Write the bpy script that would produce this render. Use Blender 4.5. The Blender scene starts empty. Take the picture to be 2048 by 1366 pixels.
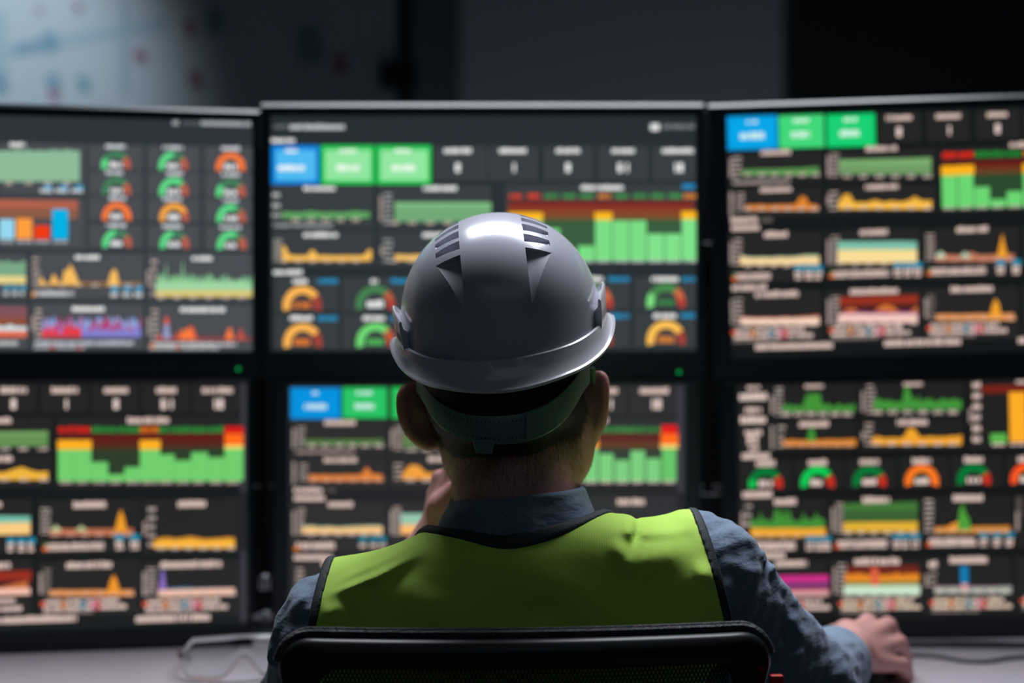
import bpy, bmesh, math, random
import numpy as np
from mathutils import Vector, Matrix
random.seed(7); rng = np.random.default_rng(7)
C = bpy.context.scene.collection
FPX = 2048*50/36; CZ = 1.19            # focal length in pixels, camera height
def at(px, py, d):                     # a point seen at pixel (px,py) standing at distance d
    return Vector(((px-1024)/FPX*d, d, CZ-(py-683)/FPX*d))
def lin(c):
    r = []
    for v in c[:3]:
        v = v/255.0
        r.append(v/12.92 if v <= .04045 else ((v+.055)/1.055)**2.4)
    return tuple(r)

# ------------------------------------------------------------------ materials
def mat(name, col, rough=.5, metal=0, spec=.5, sss=0, ssr=None, trans=0, ior=1.45, coat=0,
        bump=None, alpha=1, emit=None, es=0, sheen=0, var=None):
    m = bpy.data.materials.new(name); m.use_nodes = True
    nt = m.node_tree; b = nt.nodes['Principled BSDF']
    b.inputs['Base Color'].default_value = (*col, 1)
    b.inputs['Roughness'].default_value = rough
    b.inputs['Metallic'].default_value = metal
    b.inputs['Specular IOR Level'].default_value = spec
    b.inputs['IOR'].default_value = ior
    b.inputs['Transmission Weight'].default_value = trans
    b.inputs['Coat Weight'].default_value = coat
    b.inputs['Sheen Weight'].default_value = sheen
    if sss:
        b.inputs['Subsurface Weight'].default_value = sss
        b.inputs['Subsurface Radius'].default_value = ssr or (1, .3, .15)
        b.inputs['Subsurface Scale'].default_value = .012
    if emit:
        b.inputs['Emission Color'].default_value = (*emit, 1); b.inputs['Emission Strength'].default_value = es
    tc = nt.nodes.new('ShaderNodeTexCoord')
    if var:                                      # (scale, second colour, amount): uneven dye or paint
        n = nt.nodes.new('ShaderNodeTexNoise'); n.inputs['Scale'].default_value = var[0]
        n.inputs['Detail'].default_value = 5
        mx = nt.nodes.new('ShaderNodeMix'); mx.data_type = 'RGBA'
        mx.inputs[6].default_value = (*col, 1); mx.inputs[7].default_value = (*var[1], 1)
        nt.links.new(tc.outputs['Object'], n.inputs['Vector'])
        mr = nt.nodes.new('ShaderNodeMapRange'); mr.inputs[1].default_value = .35; mr.inputs[2].default_value = .7
        mr.inputs[4].default_value = var[2]
        nt.links.new(n.outputs['Fac'], mr.inputs[0]); nt.links.new(mr.outputs[0], mx.inputs[0])
        nt.links.new(mx.outputs[2], b.inputs['Base Color'])
    if bump:                                     # list of (kind, scale, strength, distance)
        prev = None
        for kind, sc, st, di in bump:
            bp = nt.nodes.new('ShaderNodeBump'); bp.inputs['Strength'].default_value = st
            bp.inputs['Distance'].default_value = di
            if kind == 'noise':
                n = nt.nodes.new('ShaderNodeTexNoise'); n.inputs['Scale'].default_value = sc; n.inputs['Detail'].default_value = 4
                o = n.outputs['Fac']
            elif kind == 'stretch':
                mp = nt.nodes.new('ShaderNodeMapping'); mp.inputs['Scale'].default_value = (1, 1, 2.6)
                mp.inputs['Rotation'].default_value = (0, .9, 0)
                nt.links.new(tc.outputs['Object'], mp.inputs['Vector'])
                n = nt.nodes.new('ShaderNodeTexNoise'); n.inputs['Scale'].default_value = sc; n.inputs['Detail'].default_value = 3
                nt.links.new(mp.outputs[0], n.inputs['Vector']); o = n.outputs['Fac']
            else:
                n = nt.nodes.new('ShaderNodeTexWave'); n.inputs['Scale'].default_value = sc
                n.bands_direction = kind; o = n.outputs['Fac']
            if kind != 'stretch': nt.links.new(tc.outputs['Object'], n.inputs['Vector'])
            nt.links.new(o, bp.inputs['Height'])
            if prev: nt.links.new(prev.outputs[0], bp.inputs['Normal'])
            prev = bp
        nt.links.new(prev.outputs[0], b.inputs['Normal'])
    return m

M = {}
M['black'] = mat('black_plastic', (.008, .010, .011), .38, spec=.4, bump=[('noise', 900, .08, .0005)])
M['bezel'] = mat('bezel_plastic', (.007, .014, .016), .38, spec=.5)
M['chrome'] = mat('chrome', (.72, .73, .8), .2, 1)
M['post'] = mat('black_steel_post', (.008, .010, .012), .45, spec=.3)
M['led'] = mat('green_led', (.0, .2, .04), .4, emit=(.0, .28, .05), es=1.2)
M['helmet'] = mat('white_helmet_plastic', (.55, .56, .63), .24, spec=.5, coat=.1, bump=[('noise', 700, .05, .0004)])
M['brim'] = mat('white_brim_plastic', (.70, .69, .75), .2, spec=.5, coat=.3)
M['strap'] = mat('nape_strap_plastic', (.13, .23, .20), .42, bump=[('noise', 600, .1, .0005)])
M['hole'] = mat('strap_hole', (.004, .006, .006), .8)
M['skin'] = mat('skin', (.58, .31, .28), .5, sss=.45, ssr=(1, .22, .09), spec=.35, bump=[('noise', 260, .25, .0012)], var=(40, (.52, .24, .2), .6))
M['hair_tip'] = mat('hair_strands', (.085, .07, .05), .4, spec=.5)
M['hair'] = mat('hair', (.022, .018, .014), .55, spec=.3, bump=[('noise', 500, .5, .002)])
M['shirt'] = mat('chambray_shirt', (.21, .285, .38), .85, spec=.2, sheen=.15,
                 bump=[('stretch', 26, .55, .006), ('noise', 75, .35, .003), ('noise', 1500, .12, .0004)], var=(300, (.12, .17, .25), .6))
M['vest'] = mat('lime_vest_fabric', (.60, .95, .13), .75, spec=.2, sheen=.2,
                bump=[('stretch', 13, .13, .006), ('X', 130, .10, .0005), ('noise', 1400, .08, .0003)])
M['trim'] = mat('dark_binding_tape', (.03, .038, .045), .7, bump=[('noise', 500, .4, .001), ('X', 260, .2, .0006)])
M['trouser'] = mat('dark_trousers', (.02, .025, .035), .85, bump=[('noise', 60, .3, .003)])
M['shoe'] = mat('black_leather', (.012, .011, .011), .45)
M['mesh'] = mat('chair_mesh_fabric', (.008, .009, .010), .6)
M['piping'] = mat('chair_woven_edge', (.05, .053, .06), .3, bump=[('noise', 420, .9, .003)])
M['red'] = mat('red_tab', (.55, .02, .012), .5)
M['desk'] = mat('desk_laminate', (.42, .385, .43), .45, spec=.35, var=(30, (.39, .36, .4), .6))
M['deskmetal'] = mat('desk_leg_metal', (.2, .2, .22), .4, .6)
M['mouse'] = mat('mouse_plastic', (.02, .018, .017), .4)
M['cord'] = mat('cord_rubber', (.06, .06, .07), .5)
M['clear'] = mat('clear_polycarbonate', (.93, .96, .97), .06, trans=1, ior=1.35)
M['board'] = mat('white_board_enamel', (.58, .65, .70), .45, spec=.25)
M['ink_blue'] = mat('blue_marker_ink', (.22, .40, .52), .6)
M['ink_pale'] = mat('pale_blue_marker_ink', (.42, .56, .64), .6)
M['ink_red'] = mat('red_marker_ink', (.42, .18, .26), .6)
M['frame'] = mat('dark_steel', (.006, .009, .010), .5, .2)
M['wall'] = mat('dark_wall_paint', (.085, .12, .14), .85, bump=[('noise', 60, .1, .002)])
M['wall2'] = mat('shaded_wall_paint', (.012, .02, .023), .85, bump=[('noise', 60, .1, .002)])  # nearly black: shade right of the pillar is put into this colour
M['pillar'] = mat('grey_pillar_plaster', (.38, .42, .47), .85, bump=[('noise', 80, .15, .002)])
M['floor'] = mat('grey_floor_carpet', (.05, .055, .06), .9, bump=[('noise', 300, .3, .003)])
M['ceil'] = mat('ceiling_paint', (.08, .09, .1), .9)

def screen_material():
    m = bpy.data.materials.new('lit_display'); m.use_nodes = True
    nt = m.node_tree; b = nt.nodes['Principled BSDF']
    a = nt.nodes.new('ShaderNodeVertexColor'); a.layer_name = 'Col'
    b.inputs['Base Color'].default_value = (.004, .004, .005, 1); b.inputs['Roughness'].default_value = .35
    b.inputs['Specular IOR Level'].default_value = .25
    nt.links.new(a.outputs['Color'], b.inputs['Emission Color']); b.inputs['Emission Strength'].default_value = 1
    return m
M['screen'] = screen_material()

# ------------------------------------------------------------------ objects
def tag(o, label=None, cat=None, group=None, kind=None):
    if label: o['label'] = label
    if cat: o['category'] = cat
    if group: o['group'] = group
    if kind: o['kind'] = kind
    return o
def empty(name, mw=None):
    o = bpy.data.objects.new(name, None); C.objects.link(o); o.empty_display_size = .05
    if mw is not None: o.matrix_world = mw
    return o
def link(name, me, m, parent=None, smooth=False, angle=None):
    o = bpy.data.objects.new(name, me); C.objects.link(o)
    for mm in (m if isinstance(m, (list, tuple)) else [m]): me.materials.append(mm)
    if smooth or angle:
        me.polygons.foreach_set('use_smooth', [True]*len(me.polygons))
        if angle: me.set_sharp_from_angle(angle=math.radians(angle))
    if parent is not None: o.parent = parent
    return o
class MB:
    def __init__(s): s.v = []; s.f = []; s.mi = []; s.cur = 0
    def add(s, vs, fs):
        n = len(s.v); s.v += [tuple(v) for v in vs]
        for f in fs: s.f.append([i+n for i in f]); s.mi.append(s.cur)
        return s
    def box(s, a, b, mw=None):
        x0, y0, z0 = a; x1, y1, z1 = b
        vs = [Vector(p) for p in ((x0,y0,z0),(x1,y0,z0),(x1,y1,z0),(x0,y1,z0),(x0,y0,z1),(x1,y0,z1),(x1,y1,z1),(x0,y1,z1))]
        if mw: vs = [mw @ v for v in vs]
        return s.add(vs, [(0,3,2,1),(4,5,6,7),(0,1,5,4),(1,2,6,5),(2,3,7,6),(3,0,4,7)])
    def tube(s, pts, r, n=12, caps=True):
        pts = [Vector(p) for p in pts]
        rs = r if isinstance(r, (list, tuple)) else [r]*len(pts)
        up = None; rings = []
        for i, p in enumerate(pts):
            t = (pts[min(i+1, len(pts)-1)]-pts[max(i-1, 0)]).normalized()
            if up is None: up = t.orthogonal().normalized()
            up = (up-t*up.dot(t)).normalized(); w = t.cross(up)
            rings.append([p+(up*math.cos(2*math.pi*k/n)+w*math.sin(2*math.pi*k/n))*rs[i] for k in range(n)])
        vs = [v for rg in rings for v in rg]; fs = []
        for i in range(len(pts)-1):
            for k in range(n):
                fs.append((i*n+k, i*n+(k+1) % n, (i+1)*n+(k+1) % n, (i+1)*n+k))
        if caps:
            fs.append(tuple(range(n-1, -1, -1))); fs.append(tuple((len(pts)-1)*n+k for k in range(n)))
        return s.add(vs, fs)
    def grid(s, rows, closed=False):                 # rows: list of equal-length point lists
        n = len(rows[0]); vs = [v for r in rows for v in r]; fs = []
        for i in range(len(rows)-1):
            for k in range(n if closed else n-1):
                fs.append((i*n+k, i*n+(k+1) % n, (i+1)*n+(k+1) % n, (i+1)*n+k))
        return s.add(vs, fs)
    def build(s, name, m, parent=None, smooth=False, angle=None, bevel=0, fix=True):
        me = bpy.data.meshes.new(name); me.from_pydata(s.v, [], s.f)
        me.polygons.foreach_set('material_index', s.mi)
        if fix:
            bm = bmesh.new(); bm.from_mesh(me); bmesh.ops.recalc_face_normals(bm, faces=bm.faces)
            bm.to_mesh(me); bm.free()
        me.update()
        o = link(name, me, m, parent, smooth, angle)
        if bevel:
            b = o.modifiers.new('b', 'BEVEL'); b.width = bevel; b.segments = 3; b.limit_method = 'ANGLE'; b.angle_limit = math.radians(35)
            if not smooth and not angle:
                me.polygons.foreach_set('use_smooth', [True]*len(me.polygons)); b.harden_normals = True
        return o

# ------------------------------------------------------------------ room
def plane_box(name, a, b, m):
    return tag(MB().box(a, b).build(name, m), kind='structure')
plane_box('floor', (-3.6, -1.8, -.1), (3.6, 5.5, 0), M['floor'])
plane_box('ceiling', (-3.6, -1.8, 2.8), (3.6, 5.5, 2.9), M['ceil'])
plane_box('wall_back', (-3.6, 5.3, 0), (3.6, 5.5, 2.8), M['wall'])
plane_box('wall_left', (-3.8, -1.8, 0), (-3.6, 5.5, 2.8), M['wall'])
plane_box('wall_right', (3.6, -1.8, 0), (3.8, 5.5, 2.8), M['wall2'])
plane_box('wall_front', (-3.8, -2.0, 0), (3.8, -1.8, 2.8), M['wall'])
# grey pillar face left and a slab right of it painted dark for wall shade, both standing in front of the back wall
D = 4.5
xa, xb = at(918, 0, D).x, at(1575, 0, D).x
o = tag(MB().box((xa, D, 0), (xb, 5.3, 2.8)).build('trim_1', M['pillar'], bevel=.025), kind='structure')
o = tag(MB().box((xb+.002, 4.42, 0), (3.6, 5.3, 2.8)).build('wall_shaded', M['wall2'], bevel=.01), kind='structure')

# mobile whiteboard
WD = 3.7
wb = tag(empty('whiteboard', Matrix.Translation((-1.3, WD, 0))),
         'large white writing board with faint blue and red marker lines behind the left monitors', 'whiteboard')
wx1 = at(792, 0, WD).x+1.3
b = MB(); b.box((-1.5, 0, .75), (wx1, .03, 2.5))
b.build('board_panel', M['board'], wb, bevel=.004)
NS = [0]
def stroke(pts, w, m):
    mb = MB(); NS[0] += 1; fy = -.0008-.0003*NS[0]; P = [at(x, y, WD)-Vector((-1.3, WD, 0)) for x, y in pts]
    rows = []
    for i, p in enumerate(P):
        t = (P[min(i+1, len(P)-1)]-P[max(i-1, 0)]); t.y = 0; t.normalize(); nn = Vector((-t.z, 0, t.x))*w/2
        rows.append([Vector((p.x, fy, p.z))+nn, Vector((p.x, fy, p.z))-nn])
    mb.grid(rows)
    mb.build('marker_line', m, wb)
stroke([(-200, 135), (0, 105), (120, 84), (240, 62), (330, 48)], .030, M['ink_pale'])
stroke([(30, 100), (110, 86)], .030, M['ink_blue'])
stroke([(-3, 20), (0, 190)], .030, M['ink_pale']); stroke([(246, 0), (246, 190)], .018, M['ink_pale'])
for x, y, w, k in ((100, 84, .10, 'ink_blue'), (106, 166, .09, 'ink_blue'), (167, 168, .08, 'ink_blue'), (0, 165, .10, 'ink_blue'),
                (108, 190, .06, 'ink_red'), (380, 55, .08, 'ink_red'), (280, 112, .07, 'ink_red'), (390, 160, .09, 'ink_red'),
                (680, 128, .10, 'ink_red'), (78, 20, .03, 'ink_red'), (155, 14, .04, 'ink_red'), (620, 90, .2, 'ink_blue'), (430, 45, .14, 'ink_blue')):
    stroke([(x-w*130, y+3), (x, y), (x+w*130, y-3)], w*.5, M[k])
px0 = at(812, 0, WD).x+1.3
b = MB(); b.box((px0-.016, -.02, .1), (px0+.016, .05, 2.65)); b.box((px0-.016, -.35, 0), (px0+.016, .4, .1))
b.build('post', M['frame'], wb, bevel=.004)
b = MB(); b.box((-1.53, -.01, .72), (wx1, .04, .75)); b.box((-1.53, -.01, 2.5), (wx1, .04, 2.53)); b.box((-1.53, -.01, .72), (-1.5, .04, 2.53))
b.build('board_frame', M['frame'], wb, bevel=.003)
b = MB(); b.box((-1.562, -.02, .1), (-1.53, .05, 2.65)); b.box((-1.562, -.35, 0), (-1.53, .4, .1)); b.build('post', M['frame'], wb, bevel=.004)
k = at(788, 152, WD)-Vector((-1.3, WD, 0))
b = MB(); b.box((k.x-.035, -.05, k.z-.035), (px0+.03, .045, k.z+.03)); b.build('pivot_clamp', M['frame'], wb, bevel=.006)

# ------------------------------------------------------------------ desk
DZ = .742
desk = tag(empty('desk', Matrix.Translation((0, 2.1, 0))), 'pale laminate desk under the bank of six monitors', 'desk')
b = MB(); b.box((-1.5, -.44, DZ-.03), (1.5, .45, DZ)); b.build('desktop', M['desk'], desk, bevel=.003)
for x in (-1.42, 1.42):
    for y in (-.30, .38):
        b = MB(); b.box((x-.03, y-.03, 0), (x+.03, y+.03, DZ-.03)); b.build('leg', M['deskmetal'], desk, bevel=.003)
b = MB(); b.box((-1.4, .36, .3), (1.4, .375, DZ-.03)); b.build('modesty_panel', M['deskmetal'], desk)

# ------------------------------------------------------------------ monitors
class Scr:
    """A monitor: P0 a point of its screen plane, ux/uz its axes; screen drawings are polygons on that plane."""
    def __init__(s, P0, yaw, roll, hx0, hy0, hx1, hy1, sx0, sy0, sx1, sy1, W=None, Wfrom='l', bg=(40, 40, 40)):
        a, r = math.radians(yaw), math.radians(roll)
        h = Vector((math.cos(a), math.sin(a), 0)); up = Vector((0, 0, 1))
        s.ux = h*math.cos(r)+up*math.sin(r); s.uz = -h*math.sin(r)+up*math.cos(r)
        s.n = s.ux.cross(s.uz)*1.0
        if s.n.y > 0: s.n = -s.n
        s.P0 = Vector(P0)
        s.org = s.P0.copy()
        a0 = s.loc(hx0, hy0); a1 = s.loc(hx1, hy1)
        c0 = s.loc(sx0, sy0); c1 = s.loc(sx1, sy1)
        if W:
            m = abs(a0[1]-c0[1])*.6
            if Wfrom == 'r': a0 = (a1[0]-W, a0[1]); c0 = (a0[0]+.013, c0[1])
            else: a1 = (a0[0]+W, a1[1]); c1 = (a1[0]-.013, c1[1])
        s.H = (a0[0], a1[1], a1[0], a0[1]); s.S = (c0[0], c1[1], c1[0], c0[1])
        s.cx, s.cz = (s.H[0]+s.H[2])/2, (s.H[1]+s.H[3])/2
        s.q = []; s.i = 0; s.o = (0, 0, 1)
        s.rl(s.S[0]-.002, s.S[1]-.002, s.S[2]+.002, s.S[3]+.002, bg)
    def loc(s, px, py):
        d = Vector(((px-1024)/FPX, 1, -(py-683)/FPX)); c = Vector((0, 0, CZ))
        t = (s.P0-c).dot(s.n)/d.dot(s.n); p = c+d*t-s.org
        return (p.dot(s.ux), p.dot(s.uz))
    def crop(s, x, y, k): s.o = (x, y, k); return s
    def L(s, x, y): return s.loc(s.o[0]+x*s.o[2], s.o[1]+y*s.o[2])
    def clip(s, p):
        return (min(max(p[0], s.S[0]), s.S[2]), min(max(p[1], s.S[1]), s.S[3]))
    def poly(s, pts, c):
        s.q.append(([s.clip(p) for p in pts], c, s.i)); s.i += 1
    def rl(s, x0, z0, x1, z1, c):
        s.q.append(([(x0, z0), (x1, z0), (x1, z1), (x0, z1)], c, s.i)); s.i += 1
    def r(s, x0, y0, x1, y1, c):
        a = s.L(x0, (y0+y1)/2); bb = s.L(x1, (y0+y1)/2); t = s.L((x0+x1)/2, y0); u = s.L((x0+x1)/2, y1)
        z = (a[1]+bb[1])/2; hh = (t[1]-u[1])/2
        s.poly([(a[0], z-hh), (bb[0], z-hh), (bb[0], z+hh), (a[0], z+hh)], c)
    def t(s, x0, x1, y, h=22, c=(255, 255, 255), step=13):
        a = s.L(x0, y); bb = s.L(x1, y); u = s.L(x0, y-h/2); hh = u[1]-a[1]; z = (a[1]+bb[1])/2
        w = (bb[0]-a[0])/max(1, (x1-x0))*step
        x = a[0]
        while x < bb[0]-w*.3:
            k = random.choice((.7, .9, 1.1)); e = min(x+w*.78*k, bb[0])
            hk = random.choice((.72, .72, 1, .8))*hh
            s.poly([(x, z-hh*.72), (e, z-hh*.72), (e, z+hk), (x, z+hk)], c)
            x += w*k
            if random.random() < .10: x += w*.45
    def col(s, x, y0, y1, n, w=36, c=(205, 185, 175)):
        for i in range(n):
            y = y0+(y1-y0)*i/max(1, n-1); s.t(x-w/2, x+w/2, y, min(20, (y1-y0)/max(1, n)*.62), c, 12)
    def vt(s, x, y0, y1, c=(185, 165, 158), w=16):          # a title written upwards along an axis
        y = y0
        while y < y1-4:
            k = random.choice((8, 10, 13)); s.r(x-w/2, y, x+w/2*random.choice((.6, 1)), min(y+k, y1), c); y += k+3.5
    def dots(s, x0, x1, y, n, w=34, h=18, c=(205, 185, 175)):
        for i in range(n):
            x = x0+(x1-x0)*i/max(1, n-1); s.t(x-w/2, x+w/2, y, h, c, 11)
    def area(s, x0, x1, yb, ys, c, base=None):             # filled curve: heights ys above yb
        n = len(ys)
        for i in range(n-1):
            xa = x0+(x1-x0)*i/(n-1); xb = x0+(x1-x0)*(i+1)/(n-1)
            s.poly([s.L(xa, yb), s.L(xb, yb), s.L(xb, yb-ys[i+1]), s.L(xa, yb-ys[i])], c)
    def spikes(s, x0, x1, yb, h0, h1, n, c):
        s.area(x0, x1, yb, [random.uniform(h0, h1) if i % 2 else random.uniform(h0, (h0+h1)/2) for i in range(n)], c)
    def arc(s, cx, cy, ro, ri, f0, f1, c, a0=196, a1=-16):
        n = max(2, int((f1-f0)*26)); P = []
        for i in range(n+1):
            a = math.radians(a0+(a1-a0)*(f0+(f1-f0)*i/n)); P.append((math.cos(a), -math.sin(a)))
        for i in range(n):
            p, q = P[i], P[i+1]
            s.poly([s.L(cx+p[0]*ri, cy+p[1]*ri), s.L(cx+q[0]*ri, cy+q[1]*ri), s.L(cx+q[0]*ro, cy+q[1]*ro), s.L(cx+p[0]*ro, cy+p[1]*ro)], c)
    def gauge(s, cx, cy, ro, ri, val, cv, dim, red, red0=.72, tc=(255, 255, 255), tw=.42):
        s.arc(cx, cy, ro, ri, 0, red0, dim); s.arc(cx, cy, ro, ri, red0, 1, red)
        s.arc(cx, cy, ro, ri+.12*(ro-ri), 0, val, cv)
        s.t(cx-ro*tw, cx+ro*tw, cy-ro*.02, ro*.42, tc, ro*.2)
    def seg(s, x, y, ch, h, c):                            # one figure of a counter
        w = h*.5; k = h*.22
        on = {'0': 'abcdef', '1': 'bc', '6': 'acdefg', '8': 'abcdefg', '5': 'acdfg', '3': 'abcdg'}[ch]
        if 'a' in on: s.r(x-w/2, y-h/2, x+w/2, y-h/2+k, c)
        if 'd' in on: s.r(x-w/2, y+h/2-k, x+w/2, y+h/2, c)
        if 'g' in on: s.r(x-w/2, y-k/2, x+w/2, y+k/2, c)
        if 'f' in on: s.r(x-w/2, y-h/2, x-w/2+k, y, c)
        if 'e' in on: s.r(x-w/2, y, x-w/2+k, y+h/2, c)
        if 'b' in on: s.r(x+w/2-k, y-h/2, x+w/2, y, c)
        if 'c' in on: s.r(x+w/2-k, y, x+w/2, y+h/2, c)
    def num(s, x, y, txt, h, c):
        w = h*.68
        for i, ch in enumerate(txt): s.seg(x+(i-(len(txt)-1)/2)*w, y, ch, h, c)
    def build(s, name, label, led=None, group='monitors of the dashboard bank'):
        ctr = s.org+s.ux*s.cx+s.uz*s.cz
        R = Matrix((s.ux, -s.n, s.uz)).transposed().to_4x4()          # local x right, y away from the viewer, z up
        root = empty(name, Matrix.Translation(ctr) @ R)
        tag(root, label, 'monitor', group)
        hx, hz = (s.H[2]-s.H[0])/2, (s.H[3]-s.H[1])/2
        S = (s.S[0]-s.cx, s.S[1]-s.cz, s.S[2]-s.cx, s.S[3]-s.cz)
        # housing: front ring, sides, tapered back
        def rect(x0, z0, x1, z1, y): return [Vector((x0, y, z0)), Vector((x1, y, z0)), Vector((x1, y, z1)), Vector((x0, y, z1))]
        ct = .005 if s.P0.z > CZ+.2 else 0             # the upper row has a chamfer along its top edge
        loops = [rect(S[0], S[1], S[2], S[3], .004), rect(S[0]-.001, S[1]-.001, S[2]+.001, S[3]+.001, -.004),
                 rect(-hx, -hz, hx, hz-ct, -.006), rect(-hx, -hz, hx, hz, -.006+ct*.9), rect(-hx, -hz, hx, hz, .018),
                 rect(-hx+.012, -hz+.012, hx-.012, hz-.012, .026), rect(-hx*.62, -hz*.6, hx*.62, hz*.6, .05)]
        mb = MB(); mb.grid(loops, closed=True)
        mb.add(loops[-1], [(0, 1, 2, 3)])
        mb.build('housing', M['bezel'], root, angle=20)
        # screen with its picture
        me = bpy.data.meshes.new('screen'); V = []; F = []; cols = []
        for pts, colr, i in s.q:
            n = len(V); off = .0022-i*1.6e-6
            V += [(p[0]-s.cx, off, p[1]-s.cz) for p in pts]; F.append(list(range(n, n+len(pts)))); cols.append((*lin(colr), 1))
        me.from_pydata(V, [], F)
        ca = me.color_attributes.new('Col', 'FLOAT_COLOR', 'CORNER')
        ca.data.foreach_set('color', [v for f, cc in zip(F, cols) for _ in f for v in cc])
        me.update(); link('screen', me, M['screen'], root)
        mb = MB(); mb.box((-.05, .05, -.05), (.05, .062, .05)); mb.build('mount_plate', M['black'], root, bevel=.002)
        if led:
            l = s.loc(*led); p = Vector((l[0]-s.cx, -.0065, l[1]-s.cz))
            mb = MB(); mb.tube([p+Vector((0, .002, 0)), p-Vector((0, .0012, 0))], .0028, 12); mb.build('power_light', M['led'], root)
            for q in range(4):
                mb = MB(); x = p.x-.03-q*.016; mb.box((x-.005, -.0072, p.z-.0018), (x+.005, -.004, p.z+.0018)); mb.build('button', M['black'], root, bevel=.0005)
        return root

MD = 2.10
WARM = (236, 208, 196); WHT = (255, 255, 252)
BLU, GRN = (0, 150, 232), (10, 205, 92)
# --- upper left
uc_bg = (40, 47, 51)  # veil of haze over the centre screen mixed into its background
ul = Scr(at(519, 207, MD), 9.5, 0, 0, 207, 519, 752, 0, 231, 504, 702, .651, 'r', (53, 59, 64))
ul.crop(0, 190, 540/1392)
PAN = (74, 77, 82)  # panels lightened, glare over this screen is put into the colour
HDR = (46, 53, 58)
ul.r(-1000, 95, 1310, 240, HDR)
ul.t(890, 920, 143, 26, (190, 195, 200)); ul.t(945, 1020, 143, 20, (110, 115, 120)); ul.t(1035, 1290, 147, 26, (190, 195, 200), 15)
for x0, x1 in ((-900, -470), (-460, 0-10), (0, 440)):
    ul.r(x0, 250, x1, 512, PAN); ul.r(x0, 530, x1, 790, PAN)
ul.t(50, 128, 256, 26, WHT)
ul.area(-20, 410, 445, [160+random.uniform(-5, 6) for _ in range(44)], (142, 186, 152))
ul.dots(45, 345, 455, 4)
for x in (238, 318, 398):
    ul.t(x-32, x+30, 494, 22, (220, 225, 228)); ul.r(x-10, 462, x+28, 486, (70, 160, 200))
ul.r(-60, 540, 400, 585, (176, 98, 74)); ul.r(-60, 585, 400, 636, (140, 92, 70))
for x0, x1, y, c in ((-95, -15, 690, (60, 190, 120)), (-5, 72, 640, (150, 215, 240)), (82, 165, 636, (255, 158, 62)), (176, 254, 672, (240, 58, 14)), (268, 350, 588, (0, 178, 230))):
    ul.r(x0, y, x1, 742, c); ul.t(x0+6, x1, 756, 14, (200, 205, 210))
DG, BG, DR, OR, AM = (66, 128, 92), (96, 226, 140), (188, 96, 74), (255, 122, 56), (255, 170, 66)
V = {(0, 0): (.22, BG), (1, 0): (.5, BG), (2, 0): (1, OR), (0, 1): (.0, DG), (1, 1): (.7, BG), (2, 1): (.25, BG),
     (0, 2): (1, OR), (1, 2): (.8, AM), (2, 2): (.6, BG), (0, 3): (.45, BG), (1, 3): (.45, BG), (2, 3): (.6, BG)}
for ci, (cx, x0, x1) in enumerate(((597, 455, 735), (893, 760, 1030), (1188, 1055, 1330))):
    for ri, cy in enumerate((362, 496, 628, 768)):
        y = cy+ci*5
        ul.r(x0, y-104, x1, y+18, PAN)
        ul.t(cx-55+random.uniform(0, 20), cx+55-random.uniform(0, 15), y-96, 24, (225, 228, 232))
        v, cv = V[(ci, ri)]
        ul.gauge(cx+2*ri, y, 75, 42, max(v, .01), cv, DG, OR if v > .9 else DR, .74)
for x0, x1, y0, y1 in ((-420, 138, 815, 1048), (165, 740, 815, 1048), (760, 1320, 815, 1055), (-420, 138, 1075, 1310), (165, 740, 1075, 1310), (760, 1320, 1080, 1320)):
    ul.r(x0, y0, x1, y1, PAN)
ul.area(-300, 132, 968, [110+random.uniform(-8, 10) for _ in range(34)], (122, 168, 134)); ul.r(-300, 932, 132, 972, (232, 214, 140))
for x in (32, 75, 118): ul.r(x-14, 982, x+14, 1006, (70, 160, 190)); ul.t(x-14, x+14, 1024, 24, (215, 215, 218))
ul.t(388, 515, 838, 26, WHT); ul.col(186, 845, 975, 5, 40); ul.r(200, 962, 730, 986, (136, 104, 70)); ul.dots(230, 665, 980, 6)
ul.area(200, 420, 978, [10, 44, 6, 4, 8, 58, 40, 8, 6, 80, 70, 108, 80, 50, 8, 4], (248, 190, 96)); ul.area(555, 615, 980, [5, 60, 84, 74, 5], (248, 190, 96))
ul.t(172, 378, 1024, 32, (210, 212, 214)); ul.r(165, 1014, 180, 1040, (235, 150, 60))
for x in (592, 655, 715): ul.r(x-18, 984, x+18, 1010, (70, 160, 200)); ul.t(x-22, x+18, 1030, 30, (215, 218, 220))
ul.t(990, 1100, 844, 26, WHT); ul.col(795, 858, 1025, 5, 34); ul.vt(765, 905, 980)
ul.r(805, 1005, 1310, 1040, (222, 200, 118)); ul.area(805, 1310, 1008, [40+random.uniform(0, 55)+(70 if i in (6, 16) else 0) for i in range(60)], (128, 188, 138)); ul.area(805, 1310, 1006, [28+random.uniform(0, 30) for i in range(50)], (160, 214, 164))
ul.dots(830, 1245, 1045, 6)
ul.r(-300, 1090, 138, 1145, (132, 84, 92)); ul.r(-300, 1145, 138, 1190, (140, 80, 60)); ul.area(-300, 138, 1245, [55+random.uniform(-10, 12) for _ in range(24)], (208, 226, 228)); ul.r(-300, 1215, 138, 1248, (228, 112, 84)); ul.t(-200, 90, 1280, 28, (205, 205, 205))
ul.t(372, 538, 1105, 28, WHT); ul.col(200, 1110, 1245, 6, 34); ul.vt(172, 1140, 1220)
ul.area(220, 725, 1248, [60+random.uniform(0, 55) for i in range(46)], (138, 168, 222)); ul.area(215, 725, 1248, [25+random.uniform(0, 75)+(40 if i % 7 == 3 else 0) for i in range(60)], (176, 66, 112)); ul.area(220, 725, 1248, [8+random.uniform(0, 60) for i in range(44)], (130, 130, 208)); ul.area(215, 420, 1248, [15+random.uniform(0, 55) for i in range(26)], (226, 62, 74))
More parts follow.
